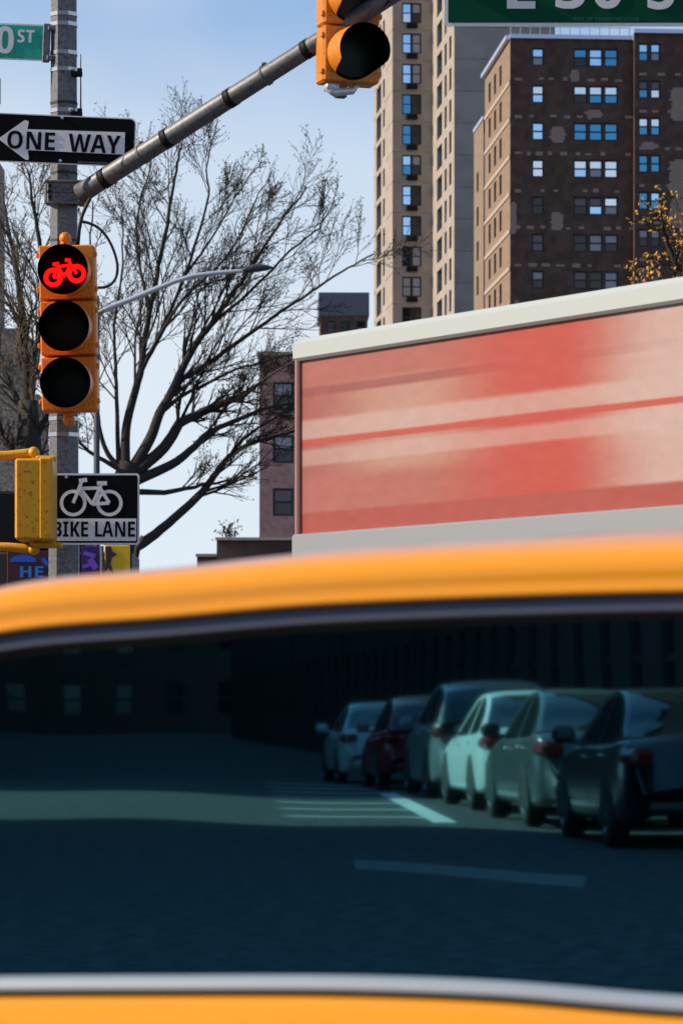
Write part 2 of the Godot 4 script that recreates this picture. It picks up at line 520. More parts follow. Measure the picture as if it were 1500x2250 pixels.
func buildings() -> void:
	brown_block()
	tower()
	# --- a dark block with a flat roof far behind, between the tree and the tower
	var b := thing("office_block", "dark navy flat-roofed block far behind, left of the pale tower", "building", Vector3(-2.66, 0, -420), 0.02)
	var st := mb()
	box(st, Vector3(2.95, 48.7, -6), Vector3(5.9, 2.7, 12))
	build(st, "roof_house", M.navy, b)
	var holes := []
	for f in 5:
		for c in 3:
			holes.append([0.7 + c * 1.75, 34.0 + f * 2.8, 1.0, 1.5, 0.25])
	st = mb()
	facade(st, Vector3(0.2, 0, 0), Vector3.RIGHT, Vector3(0, 0, 1), 5.5, 47.3, holes)
	facade(st, Vector3(0.2, 0, -11), Vector3(0, 0, 1), Vector3.LEFT, 11, 47.3, [])
	quad(st, Vector3(5.7, 47.3, 0), Vector3(5.7, 47.3, -11), Vector3(5.7, 0, -11), Vector3(5.7, 0, 0))
	build(st, "wall", M.brick, b)
	for q in holes:
		window(b, Vector3(0.2 + q[0], q[1], -0.14), Vector3.RIGHT, Vector3(0, 0, 1), 1.0, 1.5, 2, 3 if rng.randf() < 0.3 else 2)
	# --- the brown building behind the lorry
	b = thing("apartment_building", "brown flat-roofed apartment building behind the tree's right-hand limbs and the truck", "building", Vector3(-4.56, 0, -200), 0.0)
	holes = []
	for f in 6:
		for c in 5:
			holes.append([0.75 + c * 2.4, 3.2 + f * 2.95, 1.15, 1.55, 0.22])
	st = mb()
	facade(st, Vector3.ZERO, Vector3.RIGHT, Vector3(0, 0, 1), 13.5, 21.0, holes)
	facade(st, Vector3(0, 0, -12), Vector3(0, 0, 1), Vector3.LEFT, 12, 21.0, [])
	quad(st, Vector3(13.5, 21, 0), Vector3(13.5, 21, -12), Vector3(13.5, 0, -12), Vector3(13.5, 0, 0))
	quad(st, Vector3(0, 20.6, 0), Vector3(0, 20.6, -12), Vector3(13.5, 20.6, -12), Vector3(13.5, 20.6, 0))
	build(st, "wall", M.mauve, b)
	st = mb()
	box(st, Vector3(6.75, 21.09, -6), Vector3(13.8, 0.18, 12.3))
	build(st, "coping", M.slab, b)
	for q in holes:
		window(b, Vector3(q[0], q[1], -0.13), Vector3.RIGHT, Vector3(0, 0, 1), 1.15, 1.55, [2, 3, 5][rng.randi() % 3], 2)
	# --- low roofs seen under the branches, above the taxi
	low_house(Vector3(-5.2, 0, -150), 6.2, 8.35, "low dark brick house with a shrub on its roof, beside the brown apartment building", true)
	low_house(Vector3(-6.1, 0, -152), 3.0, 7.75, "lowest dark brick house, just above the left of the taxi roof", false)
	# --- old masonry house at the left edge
	b = thing("masonry_building", "mottled brown masonry building with stepped setbacks at the left edge behind twigs", "building", Vector3(-14.95, 0, -120), 0.0)
	st = mb()
	holes = []
	for f in 7:
		holes.append([1.0, 2.0 + f * 2.9, 0.9, 1.6, 0.2])
		holes.append([2.9, 2.0 + f * 2.9, 0.9, 1.6, 0.2])
	facade(st, Vector3.ZERO, Vector3.RIGHT, Vector3(0, 0, 1), 3.45, 19.7, [])
	box(st, Vector3(3.9, 7.0, -2.5), Vector3(0.86, 14.0, 5))
	box(st, Vector3(4.6, 5.9, -2.0), Vector3(0.53, 11.8, 4))
	quad(st, Vector3(3.45, 19.7, 0), Vector3(3.45, 19.7, -3), Vector3(3.45, 0, -3), Vector3(3.45, 0, 0))
	quad(st, Vector3(0, 19.7, 0), Vector3(0, 19.7, -3), Vector3(3.45, 19.7, -3), Vector3(3.45, 19.7, 0))
	build(st, "wall", M.left_brick, b)
	for y in [12.9, 14.3, 15.7, 17.3]:
		st = mb()
		box(st, Vector3(3.3, y, 0.35), Vector3(0.6, 0.10, 0.66))
		for k in 4:
			box(st, Vector3(3.08 + k * 0.15, y + 0.30, 0.64), Vector3(0.03, 0.5, 0.03))
		box(st, Vector3(3.3, y + 0.565, 0.64), Vector3(0.6, 0.03, 0.04))
		build(st, "balcony", M.black, b)

func low_house(o: Vector3, w: float, h: float, label: String, shrub: bool) -> void:
	var b := thing("brick_house", label, "building", o, 0.0)
	var st := mb()
	var holes := []
	for c in int(w / 1.6):
		holes.append([0.5 + c * 1.6, h - 2.3, 0.8, 1.3, 0.2])
	facade(st, Vector3.ZERO, Vector3.RIGHT, Vector3(0, 0, 1), w, h, holes)
	facade(st, Vector3(0, 0, -8), Vector3(0, 0, 1), Vector3.LEFT, 8, h, [])
	quad(st, Vector3(0, h - 0.2, 0), Vector3(0, h - 0.2, -8), Vector3(w, h - 0.2, -8), Vector3(w, h - 0.2, 0))
	build(st, "wall", M.brick, b)
	for q in holes:
		window(b, Vector3(q[0], q[1], -0.12), Vector3.RIGHT, Vector3(0, 0, 1), 0.8, 1.3, 2, 2)
	st = mb()
	box(st, Vector3(w / 2, h + 0.05, 0.0), Vector3(w + 0.1, 0.12, 0.3))
	build(st, "cornice", M.slab, b)
	if shrub:
		var p := thing("roof_shrub", "small dark leafy shrub on the low roof's left corner", "shrub", o + Vector3(0.5, h + 0.1, -0.8), 0.0)
		st = mb()
		for k in 9:
			var d := Vector3(rng.randf_range(-0.5, 0.5), 1.0, rng.randf_range(-0.5, 0.5)).normalized()
			tube(st, [Vector3(0, -0.3, 0), d * rng.randf_range(0.3, 0.7)], [0.02, 0.008], 4)
		build(st, "stem", M.twig, p)
		st = mb()
		for k in 160:
			var c := Vector3(rng.randfn(0, 0.24), 0.35 + rng.randfn(0, 0.2), rng.randfn(0, 0.24))
			var a := Vector3(rng.randfn(), rng.randfn(), rng.randfn()).normalized() * 0.07
			var q := a.cross(Vector3(rng.randfn(), rng.randfn(), rng.randfn())).normalized() * 0.04
			quad(st, c - a, c + q, c + a, c - q)
		build(st, "foliage", M.bud, p).set_meta("kind", "stuff")

func brown_block() -> void:
	var D := 270.0
	var b := thing("apartment_block", "dark brown brick apartment block with blue windows and pale brick patches at right", "building", Vector3((1120.0 - 750.0) / FOCAL * D, 0, -D), deg_to_rad(4.1))
	var X := Vector3.RIGHT
	var Z := Vector3(0, 0, 1)
	var floors := 12
	var sets := []       # [x, w, depth of plane]
	var holes := []
	var holes2 := []
	var wins := []
	for f in floors:
		var y := 49.65 - f * 2.79
		for x in [1.64]:
			holes.append([x, y, 0.92, 1.36, 0.24]); wins.append([Vector3(x, y, -0.16), 0.92, f, 0])
		for k in 3:
			var x := 4.78 + k * 1.16
			holes.append([x, y, 1.06, 1.36, 0.24]); wins.append([Vector3(x, y, -0.16), 1.06, f, 1 + k])
		for k in 2:
			var x := 0.30 + k * 0.90
			holes2.append([x, y + 0.35, 0.78, 1.36, 0.24]); wins.append([Vector3(9.3 + x, y + 0.35, 0.44), 0.78, f, 4 + k])
		for k in 2:
			var x := 6.3 + k * 1.1
			holes2.append([x, y + 0.35, 1.0, 1.36, 0.24]); wins.append([Vector3(9.3 + x, y + 0.35, 0.44), 1.0, f, 6 + k])
	var st := mb()
	facade(st, Vector3.ZERO, X, Z, 9.3, 51.7, holes)
	facade(st, Vector3(9.3, 0, 0.6), X, Z, 12.0, 52.1, holes2)
	quad(st, Vector3(9.3, 52.1, 0.6), Vector3(9.3, 52.1, 0), Vector3(9.3, 0, 0), Vector3(9.3, 0, 0.6))
	quad(st, Vector3(0, 51.3, 0), Vector3(0, 51.3, -17), Vector3(21.3, 51.3, -17), Vector3(21.3, 51.3, 0))
	quad(st, Vector3(21.3, 51.7, 0.6), Vector3(21.3, 51.7, -17), Vector3(21.3, 0, -17), Vector3(21.3, 0, 0.6))
	build(st, "front_wall", M.brick, b)
	# side wall, its sunlit tone put into the brick colour
	st = mb()
	var side := []
	var side_cols := [[2.6, 1.5], [6.3, 1.5], [10.0, 1.5]]
	for f in floors:
		var y := 49.2 - f * 2.79
		for c in side_cols:
			side.append([c[0], y, c[1], 1.55, 0.3])
	facade(st, Vector3(0, 0, -17), Z, -X, 17.0, 51.7, side)
	build(st, "side_wall", M.sunlit_brick, b)
	for q in side:
		var k := rng.randf()
		window(b, Vector3(0.2, q[1], -17 + q[0]), Z, -X, q[2], q[3], 2 if k < 0.75 else 3, 2 if k < 0.6 else 3)
	# wing further back
	st = mb()
	facade(st, Vector3(-0.12, 0, -24), Z, -X, 6.98, 48.4, side.filter(func(q): return q[0] < 5.0).map(func(q): return [q[0] - 0.6, q[1] - 0.4, q[2], q[3], q[4]]).filter(func(q): return q[1] < 46.0))
	quad(st, Vector3(-0.12, 48.4, -24), Vector3(3, 48.4, -24), Vector3(3, 48.4, -17.02), Vector3(-0.12, 48.4, -17.02))
	build(st, "rear_wing", M.sunlit_brick, b)
	st = mb()
	box(st, Vector3(1.4, 48.55, -20.5), Vector3(3.2, 0.28, 7.0))
	build(st, "wing_coping", M.coping, b)
	# roof edge and rail
	st = mb()
	box(st, Vector3(4.6, 51.85, -0.05), Vector3(9.24, 0.30, 0.5))
	box(st, Vector3(-0.05, 51.85, -8.8), Vector3(0.5, 0.30, 17.0))
	box(st, Vector3(15.3, 52.25, 0.6), Vector3(12.1, 0.30, 0.5))
	build(st, "parapet_coping", M.coping, b)
	st = mb()
	for k in 13:
		box(st, Vector3(0.1 + k * 0.75, 52.35, -0.6), Vector3(0.06, 0.7, 0.06))
	box(st, Vector3(4.6, 52.72, -0.6), Vector3(9.2, 0.06, 0.06))
	build(st, "roof_rail", M.lamp_arm, b)
	# broken row of pale blocks along every floor
	st = mb()
	for f in floors - 1:
		var y := 51.45 - 2.79 * (f + 1)
		var x := 0.35
		while x < 9.0:
			var w := rng.randf_range(0.28, 0.62)
			if rng.randf() < 0.8:
				box(st, Vector3(x + w / 2, y + rng.randf_range(-0.05, 0.05), 0.0), Vector3(w, rng.randf_range(0.14, 0.3), 0.06))
			x += w + rng.randf_range(0.35, 0.7)
		x = 9.7
		while x < 20.0:
			var w := rng.randf_range(0.28, 0.62)
			box(st, Vector3(x + w / 2, y + 0.37, 0.6), Vector3(w, 0.2, 0.06))
			x += w + rng.randf_range(0.4, 0.8)
	build(st, "pale_blocks", M.patch, b).set_meta("kind", "stuff")
	for f in floors - 1:
		st = mb()
		box(st, Vector3(-0.02, 51.2 - 2.79 * (f + 1), -8.5), Vector3(0.10, 0.28, 16.9))
		build(st, "floor_band", M.slab, b)
	# patches where the brick was replaced, uneven outlines
	for q in [[4.85, 48.95, 0.75, 0.9, 0.0], [6.35, 46.1, 1.5, 0.6, 0.0], [3.6, 44.5, 1.35, 1.2, 0.0], [3.55, 38.0, 1.05, 1.35, 0.0], [0.25, 38.2, 0.5, 2.4, 0.0], [10.4, 43.65, 1.5, 0.56, 0.6], [12.9, 46.8, 1.9, 2.5, 0.6], [12.9, 41.2, 2.2, 2.9, 0.6], [12.8, 38.6, 1.8, 2.2, 0.6]]:
		var poly := PackedVector2Array()
		var courses := maxi(4, int(q[3] / 0.16))
		var right := []
		var left := []
		for k in courses:
			var y0: float = q[1] - q[3] / 2 + q[3] * k / courses
			var y1: float = q[1] - q[3] / 2 + q[3] * (k + 1) / courses
			var round_off: float = 0.72 if k == 0 or k == courses - 1 else 1.0
			var xr: float = q[0] + q[2] / 2 * round_off - snappedf(rng.randf_range(0.0, 0.22), 0.1) * q[2] * 0.6
			var xl: float = q[0] - q[2] / 2 * round_off + snappedf(rng.randf_range(0.0, 0.22), 0.1) * q[2] * 0.6
			right.append_array([Vector2(xr, y0), Vector2(xr, y1)])
			left.append_array([Vector2(xl, y0), Vector2(xl, y1)])
		left.reverse()
		for v in right + left:
			if poly.is_empty() or poly[-1].distance_to(v) > 0.005:
				poly.append(v)
		st = mb()
		prism(st, poly, q[4] - 0.05, q[4] + 0.025)
		build(st, "brick_patch", M.patch, b)
	# windows: what each pane shows, floor by floor from the roof down
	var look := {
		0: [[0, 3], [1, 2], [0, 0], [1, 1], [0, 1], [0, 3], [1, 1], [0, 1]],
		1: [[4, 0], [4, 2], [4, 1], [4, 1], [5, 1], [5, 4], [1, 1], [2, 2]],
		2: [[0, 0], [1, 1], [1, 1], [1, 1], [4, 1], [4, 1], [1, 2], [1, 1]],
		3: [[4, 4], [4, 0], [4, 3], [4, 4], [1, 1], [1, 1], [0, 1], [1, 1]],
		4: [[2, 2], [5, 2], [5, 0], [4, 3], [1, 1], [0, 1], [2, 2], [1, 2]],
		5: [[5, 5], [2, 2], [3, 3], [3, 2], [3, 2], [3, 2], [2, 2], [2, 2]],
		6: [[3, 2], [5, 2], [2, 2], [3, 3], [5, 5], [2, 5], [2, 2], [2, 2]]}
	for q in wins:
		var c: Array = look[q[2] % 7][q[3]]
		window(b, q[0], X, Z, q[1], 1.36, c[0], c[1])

func tower() -> void:
	var D := 335.0
	var t := thing("apartment_tower", "tall pale concrete apartment tower with stepped sunlit edges, left of the dark block", "building", Vector3((862.0 - 750.0) / FOCAL * D, 0, -D), deg_to_rad(5.0))
	var X := Vector3.RIGHT
	var Z := Vector3(0, 0, 1)
	var top := 84.0
	var pitch := 2.835
	var first := 33.0
	var ya := []
	var k := 0
	while 1.26 + (1560.0 - 48.9) / FOCAL * D - 0.05 + (k - 13) * pitch < top - 3.0:
		ya.append(1.26 + (1560.0 - 48.9) / FOCAL * D - 0.05 + (k - 13) * pitch)
		k += 1
	var front := []
	var groove := []
	var gl := []
	var side := []
	var sideb := []
	for y in ya:
		front.append([0.89, y, 1.80, 1.88, 0.25])
		front.append([0.0, y + 2.12, 0.85, 0.05, 0.06]); front.append([2.75, y + 2.12, 0.85, 0.05, 0.06])
		# the side, measured from the back (0) to the front corner (18)
		side.append([9.0, y + 0.1, 1.7, 1.7, 0.3])
		side.append([2.6, y - 0.35, 4.6, 2.35, 0.9])
		side.append([11.0, y - 0.62, 7.0, 0.06, 0.06])
		side.append([0.0, y - 0.62, 2.5, 0.06, 0.06])
		sideb.append([3.6, y - 0.2, 4.0, 2.1, 0.5])
		sideb.append([9.6, y - 0.1, 1.7, 1.95, 0.3])
		sideb.append([13.2, y - 0.1, 1.7, 1.95, 0.3])
		groove.append([0.0, y + 2.12, 9.0, 0.05, 0.06])
	var st := mb()
	facade(st, Vector3.ZERO, X, Z, 3.75, top, front)
	facade(st, Vector3(0, 0, -18), Z, -X, 18.0, top, side)
	facade(st, Vector3(3.75, 0, 0), Z, -X, 17.0, top, sideb)
	facade(st, Vector3(3.75, 0, 17), X, Z, 9.0, top, groove)
	quad(st, Vector3(12.75, top, 17), Vector3(12.75, top, -18), Vector3(12.75, 0, -18), Vector3(12.75, 0, 17))
	quad(st, Vector3(0, top, 0), Vector3(0, top, -18), Vector3(12.75, top, -18), Vector3(12.75, top, 0))
	quad(st, Vector3(3.75, top, 17), Vector3(3.75, top, 0), Vector3(12.75, top, 0), Vector3(12.75, top, 17))
	build(st, "wall", M.tower, t)
	var ac := mb()
	box(ac, Vector3.ZERO, Vector3(1.05, 0.46, 0.5), 0.03)
	var acm := mesh_of(ac)
	var i := 0
	for y in ya:
		var vis: bool = y > 36.0
		if vis:
			var l := [[0, 4, 3, 2], [0, 0, 3, 3], [0, 0, 3, 3], [1, 1, 2, 2], [1, 1, 2, 2], [0, 1, 3, 2], [0, 0, 2, 2], [0, 0, 2, 2], [0, 0, 3, 3], [3, 3, 3, 3], [2, 2, 2, 2]]
			var c: Array = l[(13 - i + 22) % 11]
			window(t, Vector3(0.91, y + 0.02, -0.16), X, Z, 0.86, 1.84, c[0], c[1], 0.10)
			window(t, Vector3(1.81, y + 0.02, -0.16), X, Z, 0.86, 1.84, c[2], c[3], 0.10)
			mi("air_conditioner", acm, M.black, t, Transform3D(Basis.IDENTITY, Vector3(1.79, y - 0.26, 0.12)))
			window(t, Vector3(0.2, y + 0.1, -9.0), Z, -X, 1.7, 1.7, 2, 2, 0.1)
			window(t, Vector3(3.95, y - 0.1, 9.6), Z, -X, 1.7, 1.95, 2, 3 if rng.randf() < 0.4 else 2, 0.1)
			window(t, Vector3(3.95, y - 0.1, 13.2), Z, -X, 1.7, 1.95, 2, 3 if rng.randf() < 0.4 else 2, 0.1)
			window(t, Vector3(4.1, y - 0.2, 3.6), Z, -X, 4.0, 2.1, 1 if i % 2 == 0 else 2, 2, 0.12)
			window(t, Vector3(0.7, y - 0.35, -15.4), Z, -X, 4.6, 2.35, 2, 2, 0.12)
		i += 1

# ================================================================ poles, signals and signs
const PD := 22.0

func street_poles() -> void:
	var px := at(141, 0, PD).x
	var base := Vector3(px, 0, -PD)
	var pole := thing("traffic_pole", "grey eight-sided steel traffic pole with a long mast arm slanting up to the right", "pole", base)
	var st := mb()
	tube(st, [Vector3(0, 0.0, 0), Vector3(0, 0.05, 0), Vector3(0, 2.8, 0), Vector3(0, 7.6, 0)], [0.118, 0.114, 0.094, 0.074], 8, true, PI / 8)
	build(st, "shaft", M.galv, pole)
	st = mb()
	lathe(st, Vector3(0, 0.02, 0), [[0.0, -0.02], [0.24, -0.02], [0.24, 0.01], [0.16, 0.03], [0.13, 0.10], [0.0, 0.10]], 16, Basis(Vector3.RIGHT, -PI / 2))
	build(st, "base_plate", M.galv, pole)
	for y in [33.0, 55.0, 118.0, 155.0, 245.0, 921.0, 956.0]:
		var Y: float = EYE + (HORIZON - y) / FOCAL * PD
		var r := lerpf(0.094, 0.074, clampf((Y - 2.8) / 4.8, 0, 1)) + 0.004
		st = mb()
		tube(st, [Vector3(0, Y - 0.012, 0), Vector3(0, Y + 0.012, 0)], [r, r], 8, false, PI / 8)
		build(st, "strap", M.steel, pole)
	for y in [228.0, 382.0, 530.0]:
		var Y: float = EYE + (HORIZON - y) / FOCAL * PD
		st = mb()
		tube(st, [Vector3(0, Y - 0.008, 0), Vector3(0, Y + 0.008, 0)], [0.0885, 0.0885], 8, false, PI / 8)
		build(st, "dark_band", M.cable, pole)
	# bracket of the arm
	var by := EYE + (HORIZON - 428.0) / FOCAL * PD
	st = mb(true)
	st.set_smooth_group(-1)
	box(st, Vector3(0.005, by, 0.10), Vector3(0.20, 0.145, 0.03), 0.008)
	box(st, Vector3(0.0, by, 0.01), Vector3(0.23, 0.12, 0.15), 0.01)
	box(st, Vector3(-0.002, by + 0.066, 0.112), Vector3(0.215, 0.014, 0.03), 0.004)
	box(st, Vector3(-0.002, by - 0.066, 0.112), Vector3(0.215, 0.014, 0.03), 0.004)
	box(st, Vector3(-0.002, by + 0.004, 0.112), Vector3(0.20, 0.010, 0.02), 0.003)
	box(st, Vector3(0.115, by, 0.06), Vector3(0.05, 0.15, 0.12), 0.01)
	var br := build(st, "bracket", M.galv, pole)
	for q in [[-0.075, 0.037], [-0.075, -0.033], [0.085, 0.0], [-0.075, 0.005]]:
		st = mb()
		lathe(st, Vector3(q[0], by + q[1], 0.12), [[0.013, 0.0], [0.013, 0.014], [0.0, 0.014]], 6)
		build(st, "bolt", M.black, br)
	# arm
	var a0 := at(178, 425, 21.9) - base
	var a1 := at(690, 98, 20.9) - base
	var dir := (a1 - a0)
	var a2 := a0 + dir * 3.3
	st = mb(true)
	tube(st, [a0, a0 + dir * 0.06, a2], [0.064, 0.0605, 0.042], 14)
	build(st, "mast_arm", M.galv, pole)
	for f in [0.112, 0.385, 0.655, 0.975]:
		var c: Vector3 = a0 + dir * f
		var dn := dir.normalized() * 0.024
		st = mb(true)
		var r: float = lerpf(0.0605, 0.042, (f - 0.06) / 3.24) + 0.003
		tube(st, [c - dn, c + dn], [r, r], 14)
		build(st, "black_band", M.black, pole)
	for f in [0.275, 0.80]:
		var c: Vector3 = a0 + dir * f
		var dn := dir.normalized() * 0.008
		st = mb(true)
		tube(st, [c - dn, c + dn], [0.0635, 0.0635], 14)
		box(st, c + Vector3(-0.01, 0.066, 0), Vector3(0.03, 0.02, 0.03), 0.004)
		build(st, "clamp", M.galv, pole)
	# cables
	st = mb(true)
	var cp := []
	for p in [[199, 436], [190, 452], [180, 476], [174, 505], [171, 540]]:
		cp.append(at(p[0], p[1], 21.8))
	tube(st, cp, [0.012, 0.012, 0.012, 0.014, 0.014], 6)
	tag(build(st, "cable", M.cable, self), "short black cable dropping from the mast arm down beside the pole", "cable")
	st = mb(true)
	cp = []
	var rr := []
	var loop := [[174, 486], [195, 490], [217, 501], [236, 522], [250, 550], [258, 580], [257, 604], [247, 622], [231, 631], [213, 632]]
	for i in loop.size() * 3 - 2:
		var u := i / 3.0
		var x := []
		var y := []
		for j in loop.size():
			x.append([float(j), float(loop[j][0])]); y.append([float(j), float(loop[j][1])])
		cp.append(at(curve(x, u), curve(y, u), 21.85)); rr.append(0.0095)
	tube(st, cp, rr, 6)
	tag(build(st, "cable", M.cable, self), "black cable looping out from the pole into the bicycle signal", "cable")
	# aerial
	var an := thing("antenna", "thin whip antenna clamped to the right side of the pole above the one way sign", "antenna", at(178, 258, 21.95))
	st = mb()
	tube(st, [Vector3(0, -0.02, 0), Vector3(0, 0.385, 0)], [0.006, 0.003], 5)
	build(st, "rod", M.galv, an)
	for y in [0.02, 0.265]:
		st = mb()
		box(st, Vector3(-0.025, y, 0), Vector3(0.07, 0.035, 0.03), 0.006)
		box(st, Vector3(-0.006, y + 0.008, 0.012), Vector3(0.03, 0.05, 0.03), 0.004)
		build(st, "clamp", M.black, an)
	signs()
	signals()
	lamp()

func plate(parent: Node3D, w: float, h: float, r: float, face: Material, rim: Material, rimw := 0.012) -> void:
	var st := mb()
	prism(st, round_rect(w, h, r), -0.003, 0.0)
	build(st, "panel", rim, parent)
	st = mb()
	prism(st, round_rect(w - 2 * rimw, h - 2 * rimw, r - rimw * 0.6), 0.0004, 0.0022)
	build(st, "face", face, parent)

func signs() -> void:
	# one way
	var c := at(133.5, 307, 21.78)
	var s := thing("one_way_sign", "black and white ONE WAY arrow sign on the pole, pointing left", "sign", c)
	s.rotation = Vector3(0, 0.0, deg_to_rad(-2.4))
	plate(s, 0.905, 0.296, 0.035, M.sign_black, M.sign_white, 0.007)
	var st := mb()
	var k := 21.78 / FOCAL
	var arrow := []
	for p in [[-3, 305], [55, 264], [63, 266], [64, 270], [61, 284], [275, 291], [274, 340], [62, 330], [64, 348], [62, 352], [55, 350]]:
		var v := Vector2((p[0] - 133.5) * k, (307.0 - p[1]) * k)
		arrow.append(v.rotated(deg_to_rad(2.4)))
	prism(st, PackedVector2Array(arrow), 0.0026, 0.0040)
	build(st, "arrow", M.sign_white, s)
	for q in [["ONE", 69.0, 310.0], ["WAY", 208.0, 317.0]]:
		var v := Vector2((q[1] - 133.5) * k, (307.0 - q[2]) * k).rotated(deg_to_rad(2.4))
		text(q[0], 0.106, M.sign_black, s, Vector3(v.x, v.y, 0.0052), "letter", 0.98)
	text("DEPT OF TRANSPORTATION", 0.010, M.grey_ink, s, Vector3(0.20, -0.132, 0.0036))
	for q in [[0.005, 0.133], [0.005, -0.128]]:
		st = mb()
		lathe(st, Vector3(q[0], q[1], 0.0024), [[0.010, 0.0], [0.010, 0.004], [0.0, 0.007]], 8)
		build(st, "bolt", M.steel, s)
	st = mb()
	box(st, Vector3(0.02, 0, -0.055), Vector3(0.05, 0.24, 0.10), 0.005)
	build(st, "mount", M.galv, s)
	# bike lane
	c = at(206, 1118.5, 21.75)
	k = 21.75 / FOCAL
	s = thing("bike_lane_sign", "black and white BIKE LANE sign with a bicycle symbol, low on the pole", "sign", c)
	plate(s, 202 * k, 157 * k, 0.02, M.sign_black, M.sign_white, 0.012)
	st = mb()
	bicycle(st, 128 * k, 7.5 * k, 0.0026, 0.0040)
	var bk := build(st, "bicycle_symbol", M.sign_white, s)
	bk.position = Vector3((201.0 - 206) * k, (1118.5 - 1090) * k, 0)
	st = mb()
	prism(st, PackedVector2Array([Vector2(-96 * k, -21 * k), Vector2(94 * k, -21 * k), Vector2(94 * k, -70 * k), Vector2(-96 * k, -70 * k)]), 0.0026, 0.0036)
	build(st, "white_strip", M.sign_white, s)
	text("BIKE LANE", 33 * k, M.sign_black, s, Vector3(0.002, -45 * k, 0.0046), "letter", 0.80)
	st = mb()
	lathe(st, Vector3(-60 * k, 70 * k, 0.0024), [[0.010, 0.0], [0.010, 0.004], [0.0, 0.006]], 8)
	build(st, "bolt", M.steel, s)
	st = mb()
	box(st, Vector3(-66 * k, 0, -0.07), Vector3(0.05, 0.36, 0.13), 0.005)
	build(st, "mount", M.galv, s)
	# small green street sign at the left
	var w := 0.92
	k = 21.95 / FOCAL
	c = at(104, 88, 21.95) + Vector3(-w / 2 - 0.002, 0, 0)
	s = thing("street_sign", "green E 30 ST street name sign cut off by the left edge", "sign", c)
	s.rotation.z = deg_to_rad(-2.2)
	plate(s, w, 0.222, 0.012, M.sign_green, M.sign_white, 0.010)
	text("ST", 27 * k, M.sign_white, s, Vector3(w / 2 - 46 * k, 12 * k, 0.004), "letter", 0.95)
	text("E 30", 58 * k, M.sign_white, s, Vector3(w / 2 - 144 * k, 1 * k, 0.004), "letter", 0.95)
	st = mb()
	box(st, Vector3(w / 2 - 0.002, 0, -0.006), Vector3(0.045, 0.236, 0.03), 0.006)
	box(st, Vector3(w / 2 + 0.03, -0.09, -0.006), Vector3(0.05, 0.03, 0.04), 0.005)
	box(st, Vector3(w / 2 + 0.03, 0.09, -0.006), Vector3(0.05, 0.03, 0.04), 0.005)
	build(st, "bracket", M.galv, s)
	# a second blade, mostly outside the frame
	s = thing("street_sign", "dark green sign edge-on, only its tip showing at the far left below the street name", "sign", at(-62, 200, 21.6))
	plate(s, 0.35, 0.17, 0.012, M.sign_dark_green, M.sign_dark_green, 0.008)
	# the big overhead sign
	k = 20.4 / FOCAL
	var wl := 356.0
	c = at(976 + wl, -42, 20.4)
	s = thing("overhead_sign", "large dark green E 30 ST sign hanging from the mast arm at top right", "sign", c)
	plate(s, wl * 2 * k, 200 * k, 0.02, M.sign_dark_green, M.sign_white, 8 * k)
	for q in [["E", 1141.0], ["3", 1252.0], ["0", 1334.0], ["S", 1452.0], ["T", 1532.0]]:
		text(q[0], 96 * k, M.sign_white, s, Vector3((q[1] - 976 - wl) * k, (-42.0 + 27.0) * k, 0.004), "letter", 1.12 if q[0] == "E" else 1.0)
	text("DEPT OF TRANSPORTATION", 8 * k, M.sign_green_ink, s, Vector3((1330.0 - 976 - wl) * k, (-42.0 - 43.0) * k, 0.004))
	st = mb()
	for x in [-0.62, 0.0, 0.62]:
		box(st, Vector3(x, 0.02, -0.03), Vector3(0.05, 0.46, 0.05), 0.006)
	box(st, Vector3(0, 0.10, -0.075), Vector3(1.6, 0.05, 0.04), 0.006)
	build(st, "bracket", M.galv, s)
	for x in [-0.5, 0.5]:
		st = mb()
		tube(st, [Vector3(x, 0.24, -0.05), Vector3(x, 0.60, -0.2)], [0.014, 0.014], 6)
		build(st, "hanger", M.galv, s)

